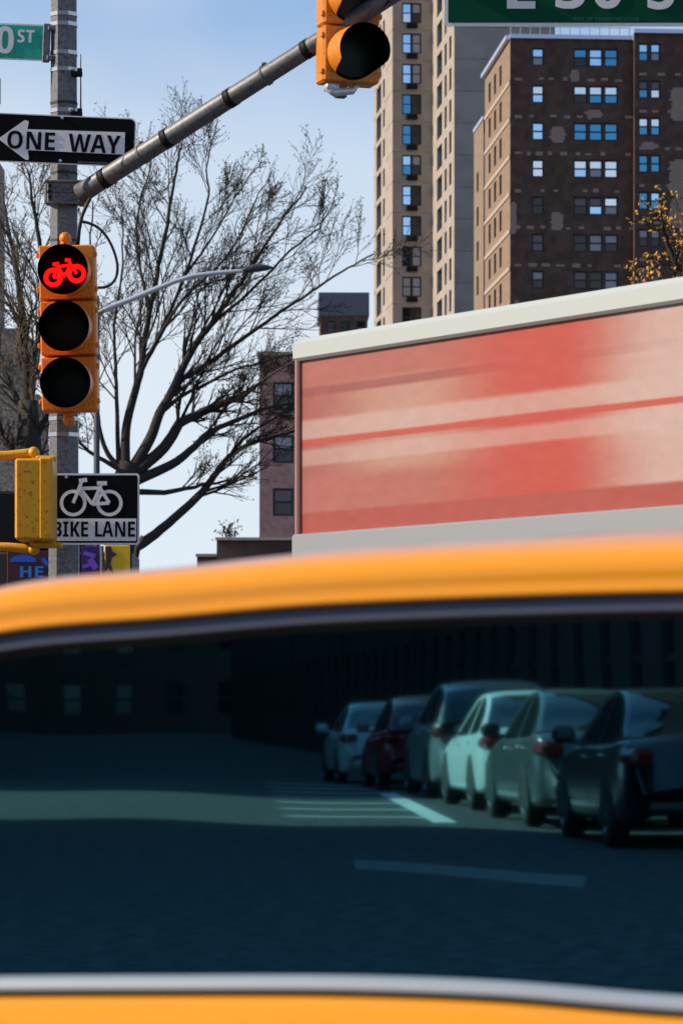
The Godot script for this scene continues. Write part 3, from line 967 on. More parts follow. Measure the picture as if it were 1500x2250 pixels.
# a signal section: housing, door ring, lens, visor. Local z points out of the lens
func signal_section(parent: Node3D, y: float, k: float, cut: bool, lens_m: Material, housing: Material) -> void:
	var h := k * 0.97
	var st := mb()
	box(st, Vector3(0, y, -0.075), Vector3(k, h, 0.15), 0.012)
	var sec := build(st, "section", housing, parent)
	st = mb()
	box(st, Vector3(0, y, 0.011), Vector3(k * 0.985, h * 0.985, 0.022), 0.008)
	build(st, "door", housing, sec)
	for q in [[-1, 0.32], [-1, -0.32], [1, 0.32], [1, -0.32]]:
		st = mb()
		box(st, Vector3(q[0] * (k / 2 + 0.004), y + q[1] * h, 0.0), Vector3(0.022, 0.03, 0.03), 0.005)
		build(st, "hinge", housing, sec)
	st = mb(true)
	var ribs := []
	for i in 15:
		ribs.append([0.0098 * i, 0.034 - 0.0092 * pow(i / 14.0, 2.0) + (0.0014 if i % 2 else 0.0)])
	lathe(st, Vector3(0, y, 0), ribs, 30)
	build(st, "lens", lens_m, sec)
	st = mb()
	lathe(st, Vector3(0, y, 0), [[0.136, 0.0255], [0.1475, 0.0245]], 30)
	build(st, "lens_ring", M.flat_black, sec)
	# visor: outer shell in housing colour, inner shell black, length by angle
	var outer := mb(true)
	var inner := mb(true)
	var n := 48
	var r0 := 0.151
	for i in n:
		var ps := []
		for j in 2:
			var a := TAU * (i + j) / n
			var down := -sin(a)                       # 1 at the bottom
			var ln := 0.22
			if cut:
				ln = 0.25 * smoothstep(0.0, 1.0, clampf((0.80 - down) / 0.45, 0.0, 1.0)) + 0.004
			ps.append([a, ln])
		var P := func(a: float, r: float, z: float) -> Vector3: return Vector3(cos(a) * r, y + sin(a) * r - z * 0.05, z)
		var a0: float = ps[0][0]
		var a1: float = ps[1][0]
		var l0: float = ps[0][1] + 0.022
		var l1: float = ps[1][1] + 0.022
		quad(outer, P.call(a0, r0, 0.02), P.call(a0, r0, l0), P.call(a1, r0, l1), P.call(a1, r0, 0.02))
		quad(inner, P.call(a1, r0 - 0.003, 0.02), P.call(a1, r0 - 0.003, l1), P.call(a0, r0 - 0.003, l0), P.call(a0, r0 - 0.003, 0.02))
		quad(inner, P.call(a0, r0, l0 + 0.0005), P.call(a0, r0 - 0.003, l0), P.call(a1, r0 - 0.003, l1), P.call(a1, r0, l1 + 0.0005))
	var v := build(outer, "visor", housing, sec)
	build(inner, "visor_lining", M.flat_black, v)

func signals() -> void:
	# bicycle signal on the pole
	var D := 21.62
	var k := 123.0 / FOCAL * D
	var s := thing("bicycle_signal", "orange three-section traffic signal on the pole showing a red bicycle", "traffic light", at(150, 721, D))
	s.rotation = Vector3(0, deg_to_rad(-1.5), deg_to_rad(1.2))
	for i in 3:
		signal_section(s, (1 - i) * k, k, false, M.lenses[i], M.signal)
	var st := mb()
	bicycle(st, 0.228, 0.016, 0.0, 0.003)
	for c in [Vector2(-0.071, -0.027), Vector2(0.071, -0.027)]:
		ring2(st, c, 0.031, 0.057, 0.0, 0.0035)
	var sy := build(st, "red_bicycle", M.red_glow, s)
	sy.position = Vector3(-0.012, k + 0.002, 0.042)
	sy.rotation = Vector3(0, PI, deg_to_rad(-8))
	var l := OmniLight3D.new()
	l.name = "red_light"
	s.add_child(l)
	l.position = Vector3(-0.012, k, 0.075)
	l.light_color = Color(1.0, 0.05, 0.02)
	l.light_energy = 0.002
	l.light_size = 0.05
	l.omni_range = 5.0
	l.omni_attenuation = 2.0
	l.shadow_enabled = true
	for q in [[1.0, 1.5], [-1.0, -1.5]]:
		st = mb(true)
		lathe(st, Vector3(-0.012, k * q[1] + q[0] * 0.045, -0.06), [[0.0, -0.040], [0.026, -0.032], [0.037, 0.0], [0.026, 0.032], [0.0, 0.040]], 14)
		tube(st, [Vector3(-0.012, k * q[1], -0.06), Vector3(-0.012, k * q[1] + q[0] * 0.045, -0.06), Vector3(-0.012, k * q[1] + q[0] * 0.05, -0.22)], [0.034, 0.024, 0.024], 12)
		build(st, "mount", M.signal, s)
	# signal under the arm
	D = 20.75
	k = 128.0 / FOCAL * D
	s = thing("arm_signal", "orange traffic signal with dark visors hanging from the mast arm", "traffic light", at(772, -6, D))
	s.rotation = Vector3(0, deg_to_rad(17.0), deg_to_rad(-0.6))
	for i in 3:
		signal_section(s, (1 - i) * k * 0.985, k, true, M.lenses[i], M.signal_yellow)
	st = mb()
	box(st, Vector3(0, 0, -0.20), Vector3(0.07, 1.1, 0.05), 0.008)
	box(st, Vector3(0, 0.28, -0.28), Vector3(0.10, 0.14, 0.16), 0.012)
	build(st, "arm_bracket", M.galv, s)
	st = mb(true)
	tube(st, [Vector3(-0.13, -k * 1.5 - 0.02, -0.04), Vector3(-0.09, -k * 1.5 - 0.045, -0.03), Vector3(0.02, -k * 1.5 - 0.03, -0.03), Vector3(0.05, -k * 1.5 + 0.01, -0.03)], [0.022, 0.026, 0.022, 0.018], 10)
	box(st, Vector3(-0.10, -k * 1.5 - 0.012, -0.05), Vector3(0.08, 0.05, 0.08), 0.01)
	build(st, "lower_fitting", M.lamp_arm, s)
	# pedestrian signal, seen from the side
	D = 21.35
	var q := D / FOCAL
	s = thing("pedestrian_signal", "yellow pedestrian signal box seen edge-on on curved brackets at lower left", "traffic light", at(80, 1100, D))
	st = mb()
	box(st, Vector3(-12 * q, 0, 0), Vector3(58 * q, 178 * q, 0.36), 0.014)
	build(st, "housing", M.ped, s)
	st = mb()
	box(st, Vector3(26 * q, 1 * q, 0), Vector3(30 * q, 181 * q, 0.37), 0.012)
	var dr := build(st, "door", M.ped, s)
	st = mb()
	box(st, Vector3(18.5 * q, 0, 0), Vector3(4 * q, 172 * q, 0.362), 0.0)
	build(st, "gasket", M.black, dr)
	for g in [[1.0, 98.0], [-1.0, -100.0]]:
		st = mb(true)
		var y: float = g[1] * q
		tube(st, [Vector3(-0.42, y + g[0] * 0.00, 0), Vector3(-0.17, y + g[0] * 0.005, 0), Vector3(-0.06, y + g[0] * 0.015, 0), Vector3(-0.02, y + g[0] * 0.02, 0)], [0.026, 0.026, 0.028, 0.030], 12)
		lathe(st, Vector3(-0.015, y + g[0] * 0.02, 0), [[0.0, -0.04], [0.028, -0.03], [0.036, 0.0], [0.028, 0.03], [0.0, 0.04]], 14)
		tube(st, [Vector3(-0.015, y + g[0] * 0.02, 0), Vector3(0.0, (88 * g[0]) * q, 0)], [0.03, 0.034], 12)
		tube(st, [Vector3(-0.42, y, 0), Vector3(-0.44, y, -0.5)], [0.026, 0.026], 10)
		build(st, "bracket", M.ped, s)
	for g in [[0.06, 92.0, 0.12], [0.07, -98.0, 0.17]]:
		st = mb()
		box(st, Vector3(g[0], g[1] * q, 0), Vector3(g[2], 0.033, 0.1), 0.01)
		build(st, "clamp", M.ped, s)

func lamp() -> void:
	var D := 70.0
	var base := at(213, 1560, D)
	base.y = 0
	var s := thing("street_lamp", "slender street lamp with a long curved arm reaching right in front of the tree", "street lamp", base)
	var st := mb(true)
	var top := at(213, 650, D) - base
	tube(st, [Vector3.ZERO, top], [0.085, 0.05], 10)
	build(st, "post", M.lamp_head, s)
	var pts := []
	var rr := []
	for p in [[213, 688], [240, 676], [290, 657], [340, 636], [385, 618], [425, 606], [470, 600], [520, 596], [545, 594]]:
		pts.append(at(p[0], p[1], D) - base)
		rr.append(lerpf(0.062, 0.036, (p[0] - 213.0) / 332.0))
	st = mb(true)
	tube(st, pts, rr, 10)
	build(st, "arm", M.lamp_arm, s)
	st = mb(true)
	tube(st, [at(528, 596, D) - base, at(540, 592, D) - base, at(562, 589, D) - base, at(585, 588, D) - base, at(602, 588, D) - base], [0.02, 0.062, 0.085, 0.06, 0.01], 12)
	build(st, "head", M.lamp_head, s)

# ================================================================ trees
var tw_n := 0
func twig(stb: SurfaceTool, stt: SurfaceTool, stl: SurfaceTool, p: Vector3, dir: Vector3, length: float, r: float, level: int, o: Dictionary) -> void:
	var n := 4 if level < 3 else 3
	var pts := [p]
	var rr := [r]
	var d := dir
	for i in n:
		d = (d + Vector3(rng.randfn(), rng.randfn(), rng.randfn()) * o.wild + Vector3.UP * o.lift).normalized()
		pts.append(pts[-1] + d * length / n)
		rr.append(r * (1.0 - 0.72 * (i + 1.0) / n))
	tube(stb if level <= 1 else stt, pts, rr, 5 if level <= 1 else 3, false)
	if level < o.levels:
		var m: int = o.kids[level]
		for i in m:
			var t := (i + rng.randf_range(0.1, 0.9)) / m * 0.85 + 0.15
			var j := mini(int(t * n), n - 1)
			var f: float = t * n - j
			var q: Vector3 = pts[j].lerp(pts[j + 1], f)
			var td: Vector3 = (pts[j + 1] - pts[j]).normalized()
			var side := td.cross(Vector3(rng.randfn(), rng.randfn(), rng.randfn())).normalized()
			var an := rng.randf_range(0.28, 0.65)
			twig(stb, stt, stl, q, (td * cos(an) + side * sin(an)).normalized(), length * rng.randf_range(0.32, 0.62) * (1.15 - 0.5 * t), maxf(rr[j] * 0.6, o.thin), level + 1, o)
	else:
		tw_n += 1
		for i in o.buds:
			var t := rng.randf_range(0.3, 1.0) if i > 0 else 1.0
			var j := mini(int(t * n), n - 1)
			var q: Vector3 = pts[j].lerp(pts[j + 1], t * n - j)
			bud(stl, q, (d + Vector3(rng.randfn(), rng.randfn(), rng.randfn()) * 0.7).normalized(), o.bud * rng.randf_range(0.6, 1.3))

func bud(st: SurfaceTool, p: Vector3, d: Vector3, s: float) -> void:
	var f := frame_of(d)
	var tip := p + d * s
	var m := p + d * s * 0.45
	var a := m + f.x * s * 0.28
	var b := m + f.y * s * 0.22 - f.x * s * 0.14
	var c := m - f.y * s * 0.22 - f.x * s * 0.14
	for q in [[a, b], [b, c], [c, a]]:
		tri(st, p, q[0], q[1]); tri(st, tip, q[1], q[0])

func tree(called: String, label: String, D: float, trunk: Array, limbs: Array, o: Dictionary, bark: Material, twm: Material, budm: Material) -> void:
	# paths are lists of [pixel x, pixel y]; radii in metres
	var base := at(trunk[0][0], 1560, D)
	base.y = 0
	var t := thing(called, label, "tree", base)
	var st := mb(true)
	var pts := [Vector3(0.0, 0.0, 0.0)]
	var rr: Array = [trunk[0][2] * 1.25 * D / 45.0]
	for p in trunk:
		pts.append(at(p[0], p[1], D) - base)
		rr.append(p[2] * D / 45.0)
	tube(st, pts, rr, 12)
	build(st, "trunk", bark, t)
	var stt := mb()
	var stl := mb()
	for L in limbs:
		var path: Array = L[0]
		var r0: float = L[1] * D / 45.0 * 0.78
		var r1: float = L[2] * D / 45.0 * 0.9
		var dz: float = rng.randf_range(-1.0, 1.0) * o.deep
		var fine := []
		var fr := []
		var xs := []
		var ys := []
		for j in path.size():
			xs.append([float(j), float(path[j][0])]); ys.append([float(j), float(path[j][1])])
		var steps: int = (path.size() - 1) * 4
		for i in steps + 1:
			var u := i / 4.0
			var f := float(i) / steps
			fine.append(at(curve(xs, u) + rng.randfn() * o.jit * f, curve(ys, u) + rng.randfn() * o.jit * f, D + dz * f * f) - base)
			fr.append(lerpf(r0, r1, pow(f, 0.8)))
		st = mb(true)
		tube(st, fine, fr, 7)
		var kids := mb(true)
		var n: int = int(L[3] * o.get("share", 1.0))
		var whole := 0.0
		for i in steps: whole += (fine[i + 1] - fine[i]).length()
		for i in n:
			var f := lerpf(L[4], 1.0, (i + rng.randf()) / n)
			var j := mini(int(f * steps), steps - 1)
			var td: Vector3 = (fine[j + 1] - fine[j]).normalized()
			var side := td.cross(Vector3(rng.randfn(), rng.randfn(), rng.randfn())).normalized()
			var an := rng.randf_range(0.3, 0.75)
			twig(st, stt, stl, fine[j], (td * cos(an) + side * sin(an)).normalized(), whole * o.reach * rng.randf_range(0.5, 1.1) * (1.1 - 0.62 * f), maxf(fr[j] * 0.42, o.thin * 1.4), 1, o)
		build(st, "limb", bark, t)
	build(stt, "twigs", twm, t).set_meta("kind", "stuff")
	build(stl, "buds", budm, t).set_meta("kind", "stuff")

func trees() -> void:
	rng.seed = 21
	var o := {wild = 0.10, lift = 0.045, levels = 3, kids = [0, 8, 5], thin = 0.0065, buds = 2, bud = 0.05, deep = 4.0, share = 0.85, jit = 1.4, reach = 0.40}
	tree("bare_tree", "large bare tree with fanning dark limbs behind the pole", 80.0,
		[[262, 1290, 0.19], [262, 1180, 0.18], [268, 1100, 0.17], [276, 1050, 0.15], [282, 1015, 0.11]],
		[
			[[[276, 1040], [277, 945], [293, 875], [311, 807], [318, 751], [332, 671], [350, 584], [367, 494], [380, 412], [393, 345], [398, 300]], 0.085, 0.012, 20, 0.22],
			[[[286, 1040], [330, 965], [350, 911], [375, 866], [400, 811], [434, 752], [463, 714], [493, 671], [527, 622], [567, 564], [612, 494], [674, 412]], 0.10, 0.012, 22, 0.22],
			[[[388, 838], [434, 815], [497, 770], [565, 721], [633, 675], [701, 630], [765, 589], [822, 556]], 0.05, 0.010, 18, 0.1],
			[[[290, 1045], [361, 983], [393, 934], [434, 911], [488, 888], [531, 872]], 0.105, 0.05, 12, 0.3],
			[[[531, 872], [560, 850], [610, 815], [668, 780]], 0.045, 0.010, 10, 0.1],
			[[[290, 1060], [375, 1022], [416, 992], [461, 950], [506, 929], [570, 902], [633, 888], [700, 868]], 0.09, 0.012, 15, 0.3],
			[[[280, 1210], [316, 1192], [370, 1150], [434, 1092], [470, 1047], [497, 1011], [534, 983], [579, 965], [640, 950], [720, 925]], 0.10, 0.012, 15, 0.3],
			[[[290, 1080], [361, 1082], [407, 1074], [452, 1065], [497, 1056], [570, 1040]], 0.055, 0.010, 8, 0.3],
			[[[262, 1040], [259, 960], [257, 880], [255, 807], [252, 716], [262, 640], [270, 560], [268, 480]], 0.045, 0.010, 16, 0.25],
			[[[316, 800], [340, 760], [372, 690], [407, 603], [434, 521], [459, 430], [455, 370], [476, 262]], 0.045, 0.008, 18, 0.15],
			[[[407, 603], [440, 560], [480, 500], [520, 430], [560, 372]], 0.025, 0.008, 9, 0.1],
			[[[270, 1030], [239, 1000], [221, 950], [212, 880], [205, 780], [208, 660], [200, 540], [205, 440]], 0.05, 0.010, 14, 0.3],
			[[[268, 1035], [230, 1012], [195, 990], [160, 955], [120, 900], [95, 820]], 0.045, 0.010, 10, 0.3],
			[[[434, 752], [480, 700], [540, 650], [600, 590], [650, 540], [700, 500], [735, 440]], 0.035, 0.009, 14, 0.1],
			[[[350, 911], [400, 870], [450, 845], [520, 812], [600, 790], [690, 760]], 0.04, 0.009, 12, 0.15],
			[[[330, 671], [310, 600], [300, 520], [310, 430], [330, 370], [322, 310]], 0.03, 0.008, 10, 0.1],
			[[[293, 875], [310, 820], [350, 740], [400, 660], [440, 620], [500, 560], [548, 470], [575, 410]], 0.04, 0.008, 15, 0.2],
			[[[497, 1011], [540, 960], [600, 920], [660, 880], [740, 850]], 0.03, 0.008, 9, 0.1],
		], o, M.bark, M.twig, M.bud)
	var hang := thing("dead_branch", "thin dark dead branch hanging below the low limb, right of the yellow poster", "branch", at(302, 1195, 79.0))
	var st := mb(true)
	var hp := []
	for p in [[318, 1180], [302, 1205], [298, 1235], [300, 1262], [290, 1285], [284, 1310]]:
		hp.append(at(p[0], p[1], 79.0) - at(302, 1195, 79.0))
	tube(st, hp, [0.09, 0.07, 0.06, 0.05, 0.04, 0.02], 7)
	build(st, "stem", M.bark, hang)
	rng.seed = 33
	var o2 := {wild = 0.14, lift = 0.03, levels = 3, kids = [0, 8, 5], thin = 0.006, buds = 2, bud = 0.035, deep = 2.0, jit = 2.0, reach = 0.42}
	tree("bare_tree", "smaller bare tree left of the pole with fine pale twigs", 58.0,
		[[66, 1300, 0.2], [66, 1100, 0.18], [64, 980, 0.16], [62, 880, 0.12]],
		[
			[[[62, 900], [58, 800], [50, 700], [38, 600], [18, 500], [5, 420]], 0.10, 0.015, 18, 0.1],
			[[[62, 890], [78, 800], [92, 700], [96, 600], [82, 500], [70, 420], [62, 370]], 0.08, 0.012, 18, 0.1],
			[[[62, 940], [30, 860], [0, 780], [-30, 700]], 0.07, 0.02, 12, 0.1],
			[[[64, 1000], [95, 930], [120, 860], [150, 780], [170, 690]], 0.06, 0.012, 12, 0.1],
			[[[64, 1040], [30, 990], [0, 940], [-20, 860]], 0.06, 0.012, 12, 0.0],
			[[[66, 1060], [90, 1000], [104, 950], [100, 880]], 0.05, 0.012, 10, 0.0],
		], o2, M.bark, M.pale_twig, M.pale_twig)
	rng.seed = 44
	var o3 := {wild = 0.16, lift = 0.06, levels = 3, kids = [0, 4, 2], thin = 0.006, buds = 2, bud = 0.075, deep = 1.5, jit = 2.0, reach = 0.40}
	tree("budding_tree", "budding tree with golden spring leaves in front of the dark brown block at right", 60.0,
		[[1590, 1300, 0.2], [1585, 1000, 0.17], [1575, 850, 0.14], [1565, 760, 0.12]],
		[
			[[[1565, 770], [1530, 680], [1490, 590], [1462, 520], [1452, 465]], 0.09, 0.015, 11, 0.2],
			[[[1567, 790], [1520, 730], [1470, 680], [1430, 640], [1405, 590]], 0.07, 0.015, 11, 0.2],
			[[[1560, 750], [1545, 640], [1520, 540], [1490, 450]], 0.07, 0.015, 11, 0.2],
			[[[1560, 770], [1600, 640], [1620, 520]], 0.07, 0.02, 8, 0.2],
		], o3, M.bark, M.twig, M.gold_leaf)

# ================================================================ kiosk with posters
func kiosk() -> void:
	var D := 38.0
	var k := D / FOCAL
	var base := at(140, 1560, D)
	base.y = 0
	var s := thing("news_kiosk", "dark kiosk with colourful poster panels just above the taxi at lower left", "kiosk", base)
	var top := (HORIZON - 1200) * k + EYE
	var st := mb()
	box(st, Vector3(0.0, top / 2 - 0.03, -0.75), Vector3(300 * k, top - 0.06, 1.4), 0.02)
	build(st, "cabin", mat(0.03, 0.022, 0.022, 0.6), s)
	st = mb()
	box(st, Vector3(-0.35, top + 0.28, -0.75), Vector3(1.15, 0.62, 1.3), 0.03)
	build(st, "roof_box", M.black, s)
	var panels := [["sign_board", -124, -20, 1210, 1420, mat(0.055, 0.008, 0.010, 0.5)], ["grey_panel", -28, 36, 1200, 1420, mat(0.22, 0.20, 0.20, 0.6)], ["purple_poster", 38, 80, 1200, 1262, mat(0.035, 0.012, 0.11, 0.4)],
		["red_panel", 38, 80, 1264, 1420, mat(0.35, 0.10, 0.06, 0.5)], ["yellow_poster", 90, 146, 1198, 1420, mat(0.80, 0.46, 0.01, 0.4)]]
	for q in panels:
		st = mb()
		box(st, Vector3((q[1] + q[2]) / 2.0 * k, EYE + (HORIZON - (q[3] + q[4]) / 2.0) * k, -0.02), Vector3((q[2] - q[1] - 1.0) * k, (q[4] - q[3]) * k, 0.06), 0.006)
		build(st, q[0], q[5], s)
	var blue := mat(0.02, 0.09, 0.55, 0.5)
	var sky_blue := mat(0.03, 0.20, 0.60, 0.5)
	text("HE", 24 * k, sky_blue, s, Vector3(-70 * k, EYE + (HORIZON - 1257) * k, 0.014), "letter", 1.35)
	text("N", 24 * k, sky_blue, s, Vector3(-52 * k, EYE + (HORIZON - 1292) * k, 0.014), "letter", 1.2)
	st = mb()
	var arc := PackedVector2Array()
	for i in 13:
		var a := PI * i / 12.0
		arc.append(Vector2(cos(a) * 29, sin(a) * 14 + (2.0 if i % 12 != 0 else 0.0)) * k)
	prism(st, arc, 0.0, 0.006)
	build(st, "blue_arc", blue, s).position = Vector3(-88 * k, EYE + (HORIZON - 1235) * k, 0.012)
	st = mb()
	bar2(st, Vector2(-46, 333) * k, Vector2(-34, 318) * k, 9 * k, 0.0, 0.006)
	build(st, "blue_dash", blue, s).position = Vector3(0, EYE, 0.012)
	st = mb()
	for e in [[44, 1215, 70, 1222, 9], [58, 1228, 72, 1250, 14], [42, 1246, 60, 1240, 8]]:
		bar2(st, Vector2(e[0], HORIZON - e[1]) * k, Vector2(e[2], HORIZON - e[3]) * k, e[4] * k, 0.0, 0.004 + e[4] * 0.0003)
	build(st, "violet_print", mat(0.22, 0.07, 0.50, 0.5), s).position = Vector3(0, EYE, 0.012)
	# dark leaping figure printed on the yellow poster
	st = mb()
	var fig := PackedVector2Array()
	for p in [[92, 1202], [104, 1200], [108, 1212], [118, 1218], [106, 1226], [104, 1240], [112, 1262], [107, 1264], [98, 1246], [94, 1256], [91, 1254], [94, 1228]]:
		fig.append(Vector2(p[0], HORIZON - p[1]) * k)
	prism(st, fig, 0.0, 0.005)
	build(st, "figure_print", mat(0.05, 0.012, 0.03, 0.5), s).position = Vector3(0, EYE, 0.012)
	st = mb()
	tube(st, [Vector3(85 * k, 0, 0.05), Vector3(85 * k, top, 0.05)], [0.02, 0.02], 8)
	build(st, "corner_post", M.galv, s)

# ================================================================ the box truck
func truck() -> void:
	var turn := deg_to_rad(57.2)
	var base := Vector3(-0.101, 0, -15.98) + Vector3(-cos(turn), 0, -sin(turn)) * 0.19
	# local x runs from the tail (0) towards the cab, local z points to the camera side
	var s := thing("box_truck", "red and white box truck crossing behind the taxi", "truck", base, -turn)
	var L := 5.2
	var st := mb()
	box(st, Vector3(L / 2, 1.90, -1.12), Vector3(L, 1.98, 2.2), 0.02)
	build(st, "cargo_box", mat(0.42, 0.40, 0.39, 0.5), s)
	# printed side: bands of red on pale rose
	var w := 1024
	var h := 400
	var y1 := 2.825
	var y0 := 2.05
	var im := Image.create(w, h, false, Image.FORMAT_RGB8)
	var pale := rgb(0.37, 0.19, 0.148)
	var white := rgb(0.42, 0.29, 0.265)
	var red := rgb(0.38, 0.05, 0.03)
	var rose := rgb(0.32, 0.098, 0.074)
	var deep := rgb(0.23, 0.055, 0.045)
	var nz := FastNoiseLite.new()
	nz.seed = 9
	nz.frequency = 0.02
	var ramp := func(a: float, b: float, v: float) -> float: return smoothstep(a, b, v)
	for j in h:
		var y := lerpf(y1, y0, (j + 0.5) / h)
		for i in w:
			var x := (i + 0.5) / w * L
			# colour fields fade into one another along the side, stripes run its length
			var c := rose.lerp(deep, 0.4).lerp(pale, ramp.call(0.05, 0.75, x))
			c = c.lerp(rose, maxf(ramp.call(2.68, 2.72, y), 1.0 - ramp.call(2.26, 2.34, y)))
			c = c.lerp(deep, 0.8 * ramp.call(2.652, 2.668, y) * (1.0 - ramp.call(2.69, 2.706, y)))
			c = c.lerp(red, ramp.call(0.95, 1.75, x) * (1.0 - ramp.call(1.95, 2.65, x)))
			c = c.lerp(white, ramp.call(2.0, 2.7, x) * (1.0 - ramp.call(3.6, 4.4, x)) * 0.9)
			c = c.lerp(red, ramp.call(3.6, 4.4, x))
			c = c.lerp(white, 0.75 * ramp.call(2.462, 2.478, y) * (1.0 - ramp.call(2.54, 2.57, y)))
			c = c.lerp(red, 0.9 * ramp.call(2.436, 2.446, y) * (1.0 - ramp.call(2.462, 2.472, y)))
			c = c.lerp(white, 0.6 * ramp.call(2.34, 2.36, y) * (1.0 - ramp.call(2.41, 2.436, y)))
			c = c.lerp(deep.lerp(red, 0.5), 1.0 - ramp.call(2.13, 2.15, y))
			var g := nz.get_noise_2d(i * 1.6, j * 1.6) * 0.02
			im.set_pixel(i, j, Color(c.r + g, c.g + g, c.b + g))
	var pm := StandardMaterial3D.new()
	pm.albedo_texture = ImageTexture.create_from_image(im)
	pm.roughness = 0.42
	st = mb()
	var q := [Vector3(0.01, y1, -0.012), Vector3(L - 0.01, y1, -0.012), Vector3(L - 0.01, y0, -0.012), Vector3(0.01, y0, -0.012)]
	var uv := [Vector2(0, 0), Vector2(1, 0), Vector2(1, 1), Vector2(0, 1)]
	for i in [0, 1, 2, 0, 2, 3]:
		st.set_uv(uv[i])
		st.add_vertex(q[i])
	build(st, "printed_side", pm, s)
	var alu := mat(0.45, 0.475, 0.46, 0.4, 0.2)
	st = mb()
	box(st, Vector3(L / 2, 2.868, -0.01), Vector3(L + 0.03, 0.088, 0.05), 0.012)
	build(st, "top_rail", alu, s)
	st = mb()
	box(st, Vector3(L / 2, 2.918, -1.12), Vector3(L, 0.02, 2.2), 0.005)
	build(st, "roof_panel", alu, s)
	st = mb()
	box(st, Vector3(L / 2, 1.985, -0.002), Vector3(L + 0.03, 0.125, 0.04), 0.010)
	build(st, "side_rail", mat(0.36, 0.36, 0.37, 0.35, 0.5), s)
	st = mb()
	box(st, Vector3(0.012, 1.9, -0.006), Vector3(0.03, 1.98, 0.03), 0.008)
	build(st, "corner_post", mat(0.30, 0.16, 0.15, 0.5), s)
	st = mb()
	box(st, Vector3(2.7, 0.78, -1.12), Vector3(5.4, 0.24, 0.9), 0.02)
	build(st, "chassis", M.black, s)
	# cab
	st = mb()
	var prof := PackedVector2Array([Vector2(5.35, 0.45), Vector2(7.0, 0.45), Vector2(7.05, 1.1), Vector2(6.9, 1.38), Vector2(6.4, 2.08), Vector2(5.4, 2.16)])
	prism(st, prof, -2.1, -0.14)
	var cab := build(st, "cab", paint(0.6, 0.6, 0.6), s)
	st = mb()
	prism(st, PackedVector2Array([Vector2(5.65, 1.3), Vector2(6.7, 1.3), Vector2(6.28, 1.96), Vector2(5.65, 1.98)]), -0.15, -0.132)
	build(st, "side_window", M.car_glass, cab)
	st = mb()
	quad(st, Vector3(6.912, 1.40, -0.3), Vector3(6.41, 2.06, -0.3), Vector3(6.41, 2.06, -1.95), Vector3(6.912, 1.40, -1.95))
	build(st, "windscreen", M.car_glass, cab)
	for x in [1.2, 6.2]:
		for z in [-0.26, -1.98]:
			wheel(s, Vector3(x, 0.40, z), 0.40, 0.24, 1.0 if z > -1 else -1.0)

func wheel(parent: Node3D, c: Vector3, r: float, w: float, side: float) -> void:
	var b := Basis.IDENTITY if side > 0 else Basis(Vector3.UP, PI)
	var st := mb(true)
	lathe(st, c, [[r * 0.62, w / 2 - 0.004], [r * 0.70, w / 2], [r * 0.93, w / 2 - 0.01], [r, w / 2 - 0.05], [r, -w / 2 + 0.05], [r * 0.9, -w / 2], [0.0, -w / 2]], 28, b)
	var wh := build(st, "wheel", M.tyre, parent)
	st = mb()
	lathe(st, c, [[r * 0.63, w / 2 - 0.006], [r * 0.60, w / 2 - 0.012], [r * 0.57, w / 2 - 0.05]], 28, b)
	lathe(st, c, [[r * 0.15, w / 2 - 0.02], [r * 0.12, w / 2 - 0.008], [0.0, w / 2 - 0.006]], 14, b)
	for k in 5:
		var a := TAU * k / 5.0 + 0.3
		var d := b * Vector3(cos(a), sin(a), 0)
		box(st, c + d * r * 0.35 + b * Vector3(0, 0, w / 2 - 0.028), Vector3(r * 0.48, r * 0.13, 0.02), 0.005, Basis(d, (b * Vector3(0, 0, 1)).cross(d), b * Vector3(0, 0, 1)))
	build(st, "rim", M.rim, wh)

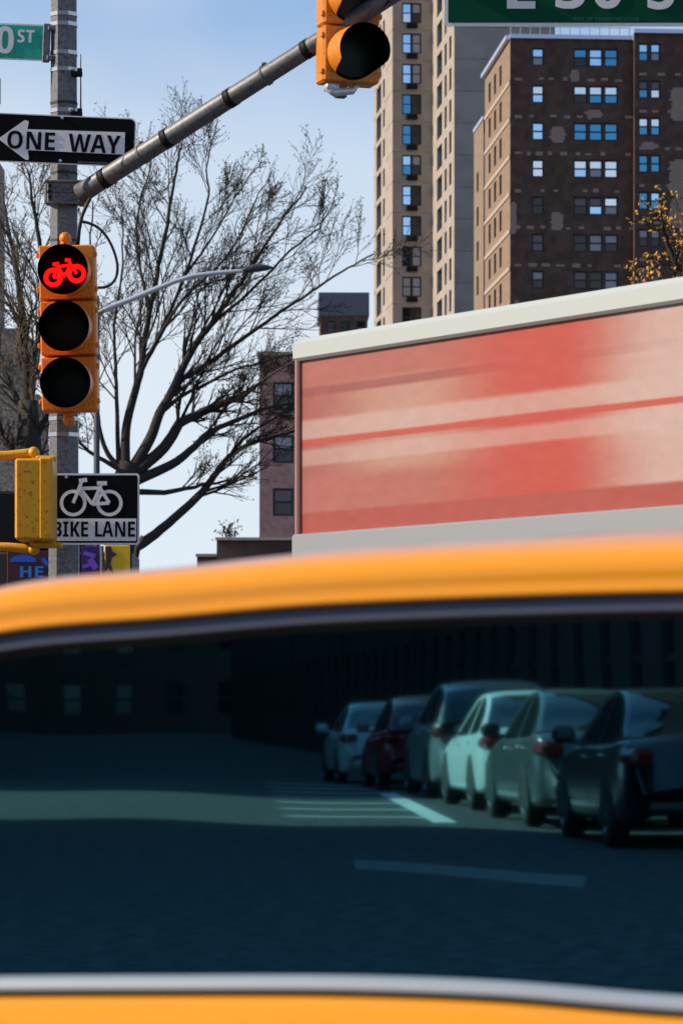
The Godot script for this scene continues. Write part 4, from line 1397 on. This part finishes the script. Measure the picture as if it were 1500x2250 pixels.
# ================================================================ cars
# local x runs from the nose (-) to the tail (+), z to the sides
func car(s: Node3D, p: Dictionary) -> void:
	var N: int = p.get("stations", 44)
	var body := mb(true)
	var rings := []
	var yb := 0.23
	for i in N + 1:
		var x := lerpf(-p.lf, p.lr, float(i) / N)
		var e := clampf(minf((x + p.lf) / 0.62, (p.lr - x) / 0.55), 0.0, 1.0)
		var w: float = p.wb * lerpf(0.80, 1.0, sqrt(1.0 - pow(1.0 - e, 2.0)))
		var hh := curve(p.belt, x)
		var lift := 0.10 * pow(1.0 - e, 2.0)
		var y0 := yb + lift
		var wg: float = minf(p.wg, w - 0.07)
		var cab := clampf(minf((x - p.x0) / 0.2, (p.x1 - x) / 0.2), 0.0, 1.0)
		var cr := lerpf(0.035, 0.0, cab)
		var f := hh - y0
		var half := [Vector2(w - 0.14, y0), Vector2(w - 0.045, y0 + 0.02 * f), Vector2(w - 0.02, y0 + 0.10 * f), Vector2(w - 0.005, y0 + 0.36 * f), Vector2(w, y0 + 0.55 * f), Vector2(w - 0.004, y0 + 0.70 * f), Vector2(w - 0.022, y0 + 0.80 * f),
			Vector2(w - 0.026, y0 + 0.90 * f), Vector2(lerpf(w, wg, 0.42), hh - 0.030), Vector2(lerpf(w, wg, 0.62), hh - 0.012), Vector2(lerpf(w, wg, 0.85), hh - 0.003), Vector2(wg, hh), Vector2(wg * 0.6, hh + cr), Vector2(0, hh + cr * 1.35)]
		var ring := []
		for v in half: ring.append(Vector3(x, v.y, v.x))
		for k in range(half.size() - 2, -1, -1): ring.append(Vector3(x, half[k].y, -half[k].x))
		rings.append(ring)
	for i in N:
		for k in rings[0].size() - 1:
			quad(body, rings[i][k], rings[i][k + 1], rings[i + 1][k + 1], rings[i + 1][k])
	for e in [rings[0], rings[-1]]:
		var n: int = e.size()
		for k in n / 2:
			quad(body, e[k], e[n - 1 - k], e[n - 2 - k], e[k + 1])
	quad(body, rings[0][0], rings[-1][0], rings[-1][-1], rings[0][-1])
	build(body, "body", p.paint, s)
	# greenhouse
	var n2: int = p.get("roof_stations", 36)
	var roof := mb(true)
	var ws := mb(true)
	var rg := mb(true)
	var top := []
	var xs := []
	var lip: float = p.get("lip", 0.0)
	for i in n2 + 1:
		var x := lerpf(p.x0, p.x1, float(i) / n2)
		xs.append(x)
		var B := curve(p.belt, x)
		var T := maxf(curve(p.top, x), B + 0.002)
		var R := maxf(curve(p.roof, x), T + 0.02)
		var zs: float = p.wg - p.tilt * (T - B)
		var half := []
		if lip > 0.0:
			half = [Vector2(zs + 0.004, T + lip), Vector2(zs + 0.020, T + lip), Vector2(zs + 0.021, T + lip + 0.005), Vector2(zs + 0.012, T + lip + 0.010), Vector2(zs + 0.015, T + lip + 0.022), Vector2(zs + 0.008, T + lip + 0.042), Vector2(zs - 0.018, T + lip + 0.058),
				Vector2(zs - 0.07, lerpf(T + lip + 0.066, R, 0.35)), Vector2(zs - 0.22, lerpf(T + lip + 0.07, R, 0.78)), Vector2(zs * 0.35, R - 0.003), Vector2(0, R)]
		else:
			half = [Vector2(zs + 0.004, T), Vector2(zs + 0.010, T + 0.012), Vector2(zs + 0.002, lerpf(T, R, 0.38) + 0.008), Vector2(zs - 0.05, lerpf(T, R, 0.66)), Vector2(zs - 0.20, lerpf(T, R, 0.90)), Vector2(0, R)]
		var ring := []
		for v in half: ring.append(Vector3(x, v.y, v.x))
		for k in range(half.size() - 2, -1, -1): ring.append(Vector3(x, half[k].y, -half[k].x))
		top.append(ring)
	var m: int = top[0].size()
	var edge: int = p.get("edge", 3)
	for i in n2:
		var xm: float = (xs[i] + xs[i + 1]) / 2
		for k in m - 1:
			var centre := k >= edge and k < m - 1 - edge
			var dst := roof
			if centre and xm < p.ws: dst = ws
			elif centre and xm > p.rg: dst = rg
			quad(dst, top[i][k], top[i][k + 1], top[i + 1][k + 1], top[i + 1][k])
	build(roof, "roof", p.paint, s)
	build(ws, "windscreen", p.glass, s)
	build(rg, "rear_window", p.glass, s)
	# sides
	for sd in [1.0, -1.0]:
		for q in p.windows:
			var g := mb(true)
			side_strip(g, p, q[0], q[1], sd, 0.0, p.get("fine", 14))
			build(g, "side_window", p.side_glass, s)
		for q in p.pillars:
			var g := mb(true)
			side_strip(g, p, q[0], q[1], sd, 0.006, 5)
			build(g, "pillar", p.pillar_mat, s)
	# wheels and arches
	for x in [p.axle_f, p.axle_r]:
		for sd in [1.0, -1.0]:
			var arc := PackedVector2Array()
			var r: float = p.wheel_r * 1.16
			for k in 19:
				var a := deg_to_rad(-18.0 + 216.0 * k / 18.0)
				arc.append(Vector2(x + cos(a) * r, p.wheel_r + sin(a) * r))
			var st := mb()
			var z0: float = sd * (p.wb - 0.2)
			var z1: float = sd * (p.wb + 0.003)
			prism(st, arc, minf(z0, z1), maxf(z0, z1))
			build(st, "wheel_arch", M.rubber, s)
			wheel(s, Vector3(x, p.wheel_r, sd * (p.wb - 0.095)), p.wheel_r, 0.21, sd)
	var ht := curve(p.belt, p.lr - 0.25)
	for sd in [1.0, -1.0]:
		var st := mb()
		box(st, Vector3(p.lr - 0.17, ht - 0.13, sd * (p.wb - 0.16)), Vector3(0.30, 0.15, 0.26), 0.05, Basis(Vector3.UP, sd * 0.35))
		build(st, "tail_light", M.tail, s)
		st = mb()
		box(st, Vector3(-p.lf + 0.20, curve(p.belt, -p.lf + 0.3) - 0.10, sd * (p.wb - 0.20)), Vector3(0.34, 0.12, 0.26), 0.045, Basis(Vector3.UP, -sd * 0.4))
		build(st, "headlight", M.head_lamp, s)
		st = mb()
		var mx: float = p.x0 + 0.42
		box(st, Vector3(mx, curve(p.belt, mx) + 0.09, sd * (p.wg + 0.19)), Vector3(0.11, 0.15, 0.22), 0.045)
		box(st, Vector3(mx, curve(p.belt, mx) + 0.03, sd * (p.wg + 0.06)), Vector3(0.05, 0.04, 0.16), 0.01)
		build(st, "door_mirror", p.get("mirror_mat", p.paint), s)
		for x in [p.pillars[0][0] - 0.22, p.windows[-1][1] - 0.28]:
			st = mb()
			box(st, Vector3(x, curve(p.belt, x) - 0.10, sd * (p.wb - 0.012)), Vector3(0.19, 0.026, 0.035), 0.01)
			build(st, "door_handle", M.chrome, s)
	var st2 := mb()
	box(st2, Vector3(p.lr - 0.012, 0.62, 0), Vector3(0.03, 0.15, 0.31), 0.006)
	build(st2, "number_plate", M.plate, s)
	st2 = mb()
	box(st2, Vector3(p.lr - 0.07, 0.42, 0), Vector3(0.16, 0.16, p.wb * 1.52), 0.05)
	build(st2, "rear_bumper", p.paint, s)

func side_strip(st: SurfaceTool, p: Dictionary, xa: float, xb: float, sd: float, proud: float, n: int) -> void:
	var last := []
	var wave: float = p.get("wave", 0.0)
	var rows := 60 if wave > 0.0 else 2
	for i in n + 1:
		var x := lerpf(xa, xb, float(i) / n)
		var B := curve(p.belt, x)
		var T := maxf(curve(p.top, x), B + 0.002)
		var zs: float = p.wg - p.tilt * (T - B)
		var now := []
		for k in rows + 1:
			var f := float(k) / rows
			var y := lerpf(B - 0.012, T + 0.004, f)
			# pressed glass is never quite flat
			var bend := wave * (sin(9.0 * x + 3.0 * y) + 0.6 * sin(17.0 * x - 11.0 * y + 1.0) + 0.5 * sin(23.0 * y + 4.0 * x))
			now.append(Vector3(x, y, sd * (lerpf(p.wg, zs, f) + proud + bend)))
		if i > 0:
			for k in rows:
				quad(st, last[k], last[k + 1], now[k + 1], now[k])
		last = now

const TAXI_TURN := 15.0
const TAXI_DEPTH := 4.4

func taxi() -> void:
	var th := deg_to_rad(TAXI_TURN)
	var wg := 0.72
	var away := Vector3(sin(th), 0, -cos(th))
	var s := thing("yellow_taxi", "yellow taxi filling the foreground, its dark window mirroring parked cars", "car", Vector3(0, 0, -TAXI_DEPTH) + away * wg, -th)
	var p := {lf = 2.35, lr = 2.6, wb = 0.835, wg = wg, tilt = 0.0, x0 = -1.22, x1 = 1.92, ws = -0.74, rg = 1.28, stations = 110, roof_stations = 120, fine = 160, lip = 0.026, edge = 7, wave = 0.00004,
		belt = [[-2.35, 0.58], [-2.2, 0.70], [-1.6, 0.83], [-1.2, 0.88], [-0.444, 0.9055], [-0.219, 0.911], [0.0, 0.9150], [0.199, 0.912], [0.422, 0.899], [0.9, 0.888], [1.4, 0.910], [1.9, 0.945], [2.2, 0.93], [2.5, 0.80], [2.6, 0.62]],
		top = [[-1.22, 0.90], [-1.0, 1.08], [-0.8, 1.215], [-0.6, 1.284], [-0.444, 1.3286], [-0.219, 1.3474], [0.0, 1.363], [0.422, 1.374], [0.9, 1.370], [1.2, 1.33], [1.5, 1.22], [1.75, 1.06], [1.92, 0.96]],
		roof = [[-1.22, 0.94], [-1.0, 1.13], [-0.8, 1.30], [-0.6, 1.383], [-0.444, 1.424], [-0.263, 1.440], [-0.104, 1.459], [0.0, 1.470], [0.143, 1.479], [0.422, 1.494], [0.9, 1.490], [1.2, 1.45], [1.5, 1.32], [1.92, 0.985]],
		windows = [[-1.16, 0.52], [0.60, 1.70]], pillars = [[0.50, 0.62], [1.68, 1.90], [-1.21, -1.14]], pillar_mat = M.black,
		axle_f = -1.45, axle_r = 1.50, wheel_r = 0.34, paint = M.taxi, glass = M.film, side_glass = M.film}
	car(s, p)
	# the mouldings round the side glass, both sides
	for sd in [1.0, -1.0]:
		var parts := [
			["belt_moulding", M.chrome, -1.18, 1.86, func(x): return [Vector2(wg - 0.004, curve(p.belt, x) + 0.021), Vector2(wg + 0.006, curve(p.belt, x) + 0.0195), Vector2(wg + 0.016, curve(p.belt, x) + 0.014), Vector2(wg + 0.020, curve(p.belt, x) + 0.006), Vector2(wg + 0.019, curve(p.belt, x) + 0.001)]],
			["belt_seal", M.rubber, -1.18, 1.86, func(x): return [Vector2(wg + 0.021, curve(p.belt, x) + 0.003), Vector2(wg + 0.023, curve(p.belt, x) - 0.004), Vector2(wg + 0.018, curve(p.belt, x) - 0.006)]],
			["window_gasket", M.rubber, -1.1, 1.75, func(x): return [Vector2(wg - 0.002, curve(p.top, x) - 0.006), Vector2(wg + 0.008, curve(p.top, x) - 0.004), Vector2(wg + 0.009, curve(p.top, x) + 0.005)]],
			["window_trim", M.trim, -1.1, 1.75, func(x): return [Vector2(wg + 0.010, curve(p.top, x) + 0.0035), Vector2(wg + 0.016, curve(p.top, x) + 0.0045), Vector2(wg + 0.016, curve(p.top, x) + 0.007), Vector2(wg + 0.013, curve(p.top, x) + 0.010), Vector2(wg + 0.010, curve(p.top, x) + 0.0255)]]]
		for q in parts:
			var st := mb(true)
			var last := []
			for i in 121:
				var x := lerpf(q[2], q[3], i / 120.0)
				var sec: Array = q[4].call(x)
				var now := []
				for v in sec: now.append(Vector3(x, v.y, sd * v.x))
				if i > 0:
					for k in now.size() - 1:
						quad(st, last[k], last[k + 1], now[k + 1], now[k])
				last = now
			build(st, q[0], q[1], s)
	# cabin
	for z in [0.36, -0.36]:
		for x in [0.32, 1.25]:
			var st := mb()
			box(st, Vector3(x, 0.48, z), Vector3(0.55, 0.18, 0.52), 0.05)
			box(st, Vector3(x + 0.27, 0.80, z), Vector3(0.16, 0.62, 0.50), 0.05, Basis(Vector3(0, 0, 1), -0.2))
			box(st, Vector3(x + 0.36, 1.18, z), Vector3(0.10, 0.18, 0.27), 0.04, Basis(Vector3(0, 0, 1), -0.2))
			build(st, "seat", M.seat, s)
	var st := mb()
	box(st, Vector3(-0.95, 0.80, 0), Vector3(0.5, 0.2, 1.36), 0.06)
	build(st, "dashboard", M.seat, s)
	st = mb()
	var qm := Vector3(-0.62, 0.93, 0.36)
	tube(st, [qm + Vector3(-0.2, -0.1, 0), qm], [0.025, 0.025], 8)
	for k in 20:
		var a := TAU * k / 20.0
		var b := TAU * (k + 1) / 20.0
		var bx := Basis(Vector3(0, 0, 1), -0.45)
		tube(st, [qm + bx * Vector3(0, cos(a) * 0.18, sin(a) * 0.18), qm + bx * Vector3(0, cos(b) * 0.18, sin(b) * 0.18)], [0.014, 0.014], 6, false)
	build(st, "steering_wheel", M.seat, s)

# ================================================================ the street that the taxi window mirrors
# it runs off behind the camera to the left; places are given as they appear beyond the pane
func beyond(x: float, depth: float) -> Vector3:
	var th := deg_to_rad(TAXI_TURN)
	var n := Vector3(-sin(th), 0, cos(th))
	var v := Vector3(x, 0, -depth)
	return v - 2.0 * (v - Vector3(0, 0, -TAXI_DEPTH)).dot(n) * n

func heading(a: Vector3, b: Vector3) -> Basis:
	var h := (b - a).normalized()      # the way the nose points
	return Basis(-h, Vector3.UP, (-h).cross(Vector3.UP))

func sedan(pt: Material, over := {}) -> Dictionary:
	var p := {lf = 2.3, lr = 2.42, wb = 0.90, wg = 0.79, tilt = 0.42, x0 = -1.08, x1 = 1.80, ws = -0.30, rg = 0.95,
		belt = [[-2.3, 0.52], [-2.18, 0.68], [-1.6, 0.83], [-1.0, 0.92], [0.0, 0.94], [1.2, 0.97], [1.8, 1.0], [2.2, 0.98], [2.36, 0.82], [2.42, 0.55]],
		top = [[-1.08, 0.93], [-0.6, 1.17], [-0.2, 1.33], [0.3, 1.375], [0.8, 1.345], [1.2, 1.23], [1.55, 1.08], [1.80, 1.01]],
		roof = [[-1.08, 0.96], [-0.6, 1.23], [-0.2, 1.41], [0.3, 1.46], [0.8, 1.435], [1.2, 1.32], [1.55, 1.14], [1.80, 1.03]],
		windows = [[-0.92, 0.22], [0.30, 1.30]], pillars = [[0.20, 0.32], [1.28, 1.78], [-1.06, -0.90]], pillar_mat = pt,
		axle_f = -1.40, axle_r = 1.40, wheel_r = 0.335, paint = pt, glass = M.car_glass, side_glass = M.car_glass}
	p.merge(over, true)
	return p

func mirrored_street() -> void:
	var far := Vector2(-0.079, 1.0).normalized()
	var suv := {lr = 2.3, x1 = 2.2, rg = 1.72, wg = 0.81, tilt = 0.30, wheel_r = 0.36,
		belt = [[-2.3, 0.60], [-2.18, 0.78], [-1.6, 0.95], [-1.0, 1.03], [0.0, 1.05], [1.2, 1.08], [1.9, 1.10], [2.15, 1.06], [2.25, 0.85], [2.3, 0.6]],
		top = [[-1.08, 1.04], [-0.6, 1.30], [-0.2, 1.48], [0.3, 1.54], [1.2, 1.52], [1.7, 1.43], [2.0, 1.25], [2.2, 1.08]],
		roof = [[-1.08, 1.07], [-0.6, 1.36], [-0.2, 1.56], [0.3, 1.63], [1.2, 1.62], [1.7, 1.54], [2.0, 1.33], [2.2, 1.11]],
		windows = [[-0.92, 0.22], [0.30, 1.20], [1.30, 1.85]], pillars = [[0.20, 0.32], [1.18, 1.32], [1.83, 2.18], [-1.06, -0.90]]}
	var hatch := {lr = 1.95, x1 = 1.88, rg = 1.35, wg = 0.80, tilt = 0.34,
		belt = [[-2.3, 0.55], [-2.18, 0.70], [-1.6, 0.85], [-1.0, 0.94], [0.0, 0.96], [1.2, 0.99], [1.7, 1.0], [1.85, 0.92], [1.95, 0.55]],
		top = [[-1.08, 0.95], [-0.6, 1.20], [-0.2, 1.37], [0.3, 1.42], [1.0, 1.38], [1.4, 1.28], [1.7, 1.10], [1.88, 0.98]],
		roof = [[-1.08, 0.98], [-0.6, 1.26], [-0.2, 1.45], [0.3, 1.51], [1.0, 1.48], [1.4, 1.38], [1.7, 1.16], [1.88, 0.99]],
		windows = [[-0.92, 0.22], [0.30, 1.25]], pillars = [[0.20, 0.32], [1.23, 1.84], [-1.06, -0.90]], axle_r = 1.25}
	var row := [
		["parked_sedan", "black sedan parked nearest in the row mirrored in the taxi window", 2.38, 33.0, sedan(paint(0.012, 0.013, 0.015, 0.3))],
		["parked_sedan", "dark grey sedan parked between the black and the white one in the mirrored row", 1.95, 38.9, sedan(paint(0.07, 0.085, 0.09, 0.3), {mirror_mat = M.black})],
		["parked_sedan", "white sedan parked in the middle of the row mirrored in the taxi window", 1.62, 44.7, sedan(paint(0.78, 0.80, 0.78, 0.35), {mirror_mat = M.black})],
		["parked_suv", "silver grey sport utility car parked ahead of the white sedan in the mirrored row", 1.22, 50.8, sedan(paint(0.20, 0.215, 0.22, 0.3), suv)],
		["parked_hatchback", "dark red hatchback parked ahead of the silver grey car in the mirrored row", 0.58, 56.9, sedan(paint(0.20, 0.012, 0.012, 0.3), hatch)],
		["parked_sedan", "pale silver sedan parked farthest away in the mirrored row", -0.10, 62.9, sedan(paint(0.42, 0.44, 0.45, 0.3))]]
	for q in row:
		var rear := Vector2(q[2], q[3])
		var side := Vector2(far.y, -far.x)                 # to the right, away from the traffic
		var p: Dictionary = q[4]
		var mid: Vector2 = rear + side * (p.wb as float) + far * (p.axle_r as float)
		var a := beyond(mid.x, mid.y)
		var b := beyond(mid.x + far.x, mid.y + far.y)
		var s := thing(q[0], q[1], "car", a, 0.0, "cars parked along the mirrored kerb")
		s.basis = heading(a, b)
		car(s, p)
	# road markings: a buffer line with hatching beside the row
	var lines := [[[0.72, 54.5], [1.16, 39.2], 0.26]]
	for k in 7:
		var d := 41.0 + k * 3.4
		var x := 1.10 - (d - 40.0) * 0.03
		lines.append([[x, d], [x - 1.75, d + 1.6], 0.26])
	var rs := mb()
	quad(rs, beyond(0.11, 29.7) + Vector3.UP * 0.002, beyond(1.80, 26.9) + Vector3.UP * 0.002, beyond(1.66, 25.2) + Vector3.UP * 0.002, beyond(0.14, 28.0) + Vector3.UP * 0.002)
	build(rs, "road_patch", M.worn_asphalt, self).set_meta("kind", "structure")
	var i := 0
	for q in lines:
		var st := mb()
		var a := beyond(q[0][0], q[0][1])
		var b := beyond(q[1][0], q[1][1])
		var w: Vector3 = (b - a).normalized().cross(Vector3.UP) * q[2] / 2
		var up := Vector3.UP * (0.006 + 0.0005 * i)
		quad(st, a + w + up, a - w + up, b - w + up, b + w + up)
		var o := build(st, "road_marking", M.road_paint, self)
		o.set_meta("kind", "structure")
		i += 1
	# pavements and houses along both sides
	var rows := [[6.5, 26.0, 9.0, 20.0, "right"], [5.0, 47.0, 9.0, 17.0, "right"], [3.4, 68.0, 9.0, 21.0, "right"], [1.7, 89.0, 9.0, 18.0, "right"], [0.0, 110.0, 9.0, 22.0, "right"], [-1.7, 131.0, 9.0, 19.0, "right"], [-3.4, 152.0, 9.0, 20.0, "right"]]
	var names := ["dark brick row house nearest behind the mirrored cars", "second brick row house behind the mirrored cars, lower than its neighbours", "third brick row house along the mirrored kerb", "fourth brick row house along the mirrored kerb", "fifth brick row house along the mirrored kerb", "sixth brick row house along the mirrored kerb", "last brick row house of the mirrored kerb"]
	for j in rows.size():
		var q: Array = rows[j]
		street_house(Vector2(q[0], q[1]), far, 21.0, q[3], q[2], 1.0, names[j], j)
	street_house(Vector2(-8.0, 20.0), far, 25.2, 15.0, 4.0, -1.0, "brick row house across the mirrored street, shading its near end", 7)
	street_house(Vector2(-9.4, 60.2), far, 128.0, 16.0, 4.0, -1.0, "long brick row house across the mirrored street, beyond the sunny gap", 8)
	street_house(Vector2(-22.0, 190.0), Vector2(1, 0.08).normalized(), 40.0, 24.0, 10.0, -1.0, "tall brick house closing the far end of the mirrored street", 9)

func street_house(o: Vector2, along: Vector2, length: float, h: float, deep: float, sd: float, label: String, n: int) -> void:
	var a := beyond(o.x, o.y)
	var e := beyond(o.x + along.x, o.y + along.y)
	var perp := Vector2(along.y, -along.x) * sd
	var bk := beyond(o.x + perp.x, o.y + perp.y)
	var s := thing("row_house", label, "building", a, 0.0, "houses along the mirrored street")
	var r := e - a
	var inn := bk - a
	var st := mb()
	var holes := []
	for f in int((h - 1.5) / 3.2):
		var x := 1.2
		while x < length - 1.6:
			holes.append([x, 1.1 + f * 3.2, 1.1, 1.8, 0.18])
			x += 2.9
	facade(st, Vector3.ZERO, r, -inn, length, h, holes)
	for k in [0.0, length]:
		var c: Vector3 = r * k
		quad(st, c, c + inn * deep, c + inn * deep + Vector3.UP * h, c + Vector3.UP * h)
	quad(st, inn * deep, r * length + inn * deep, r * length + inn * deep + Vector3.UP * h, inn * deep + Vector3.UP * h)
	quad(st, Vector3.UP * h, r * length + Vector3.UP * h, r * length + inn * deep + Vector3.UP * h, inn * deep + Vector3.UP * h)
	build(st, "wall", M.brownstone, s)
	st = mb()
	box(st, r * length / 2 + Vector3.UP * (h - 0.2) - inn * 0.13, Vector3(length - 0.06, 0.45, 0.24), 0.03, Basis(r, Vector3.UP, r.cross(Vector3.UP)))
	build(st, "cornice", M.black, s)
	for q in holes:
		var out := -inn
		window(s, r * q[0] + Vector3.UP * q[1] - out * 0.1, r, out, q[2], q[3], 2, 2)
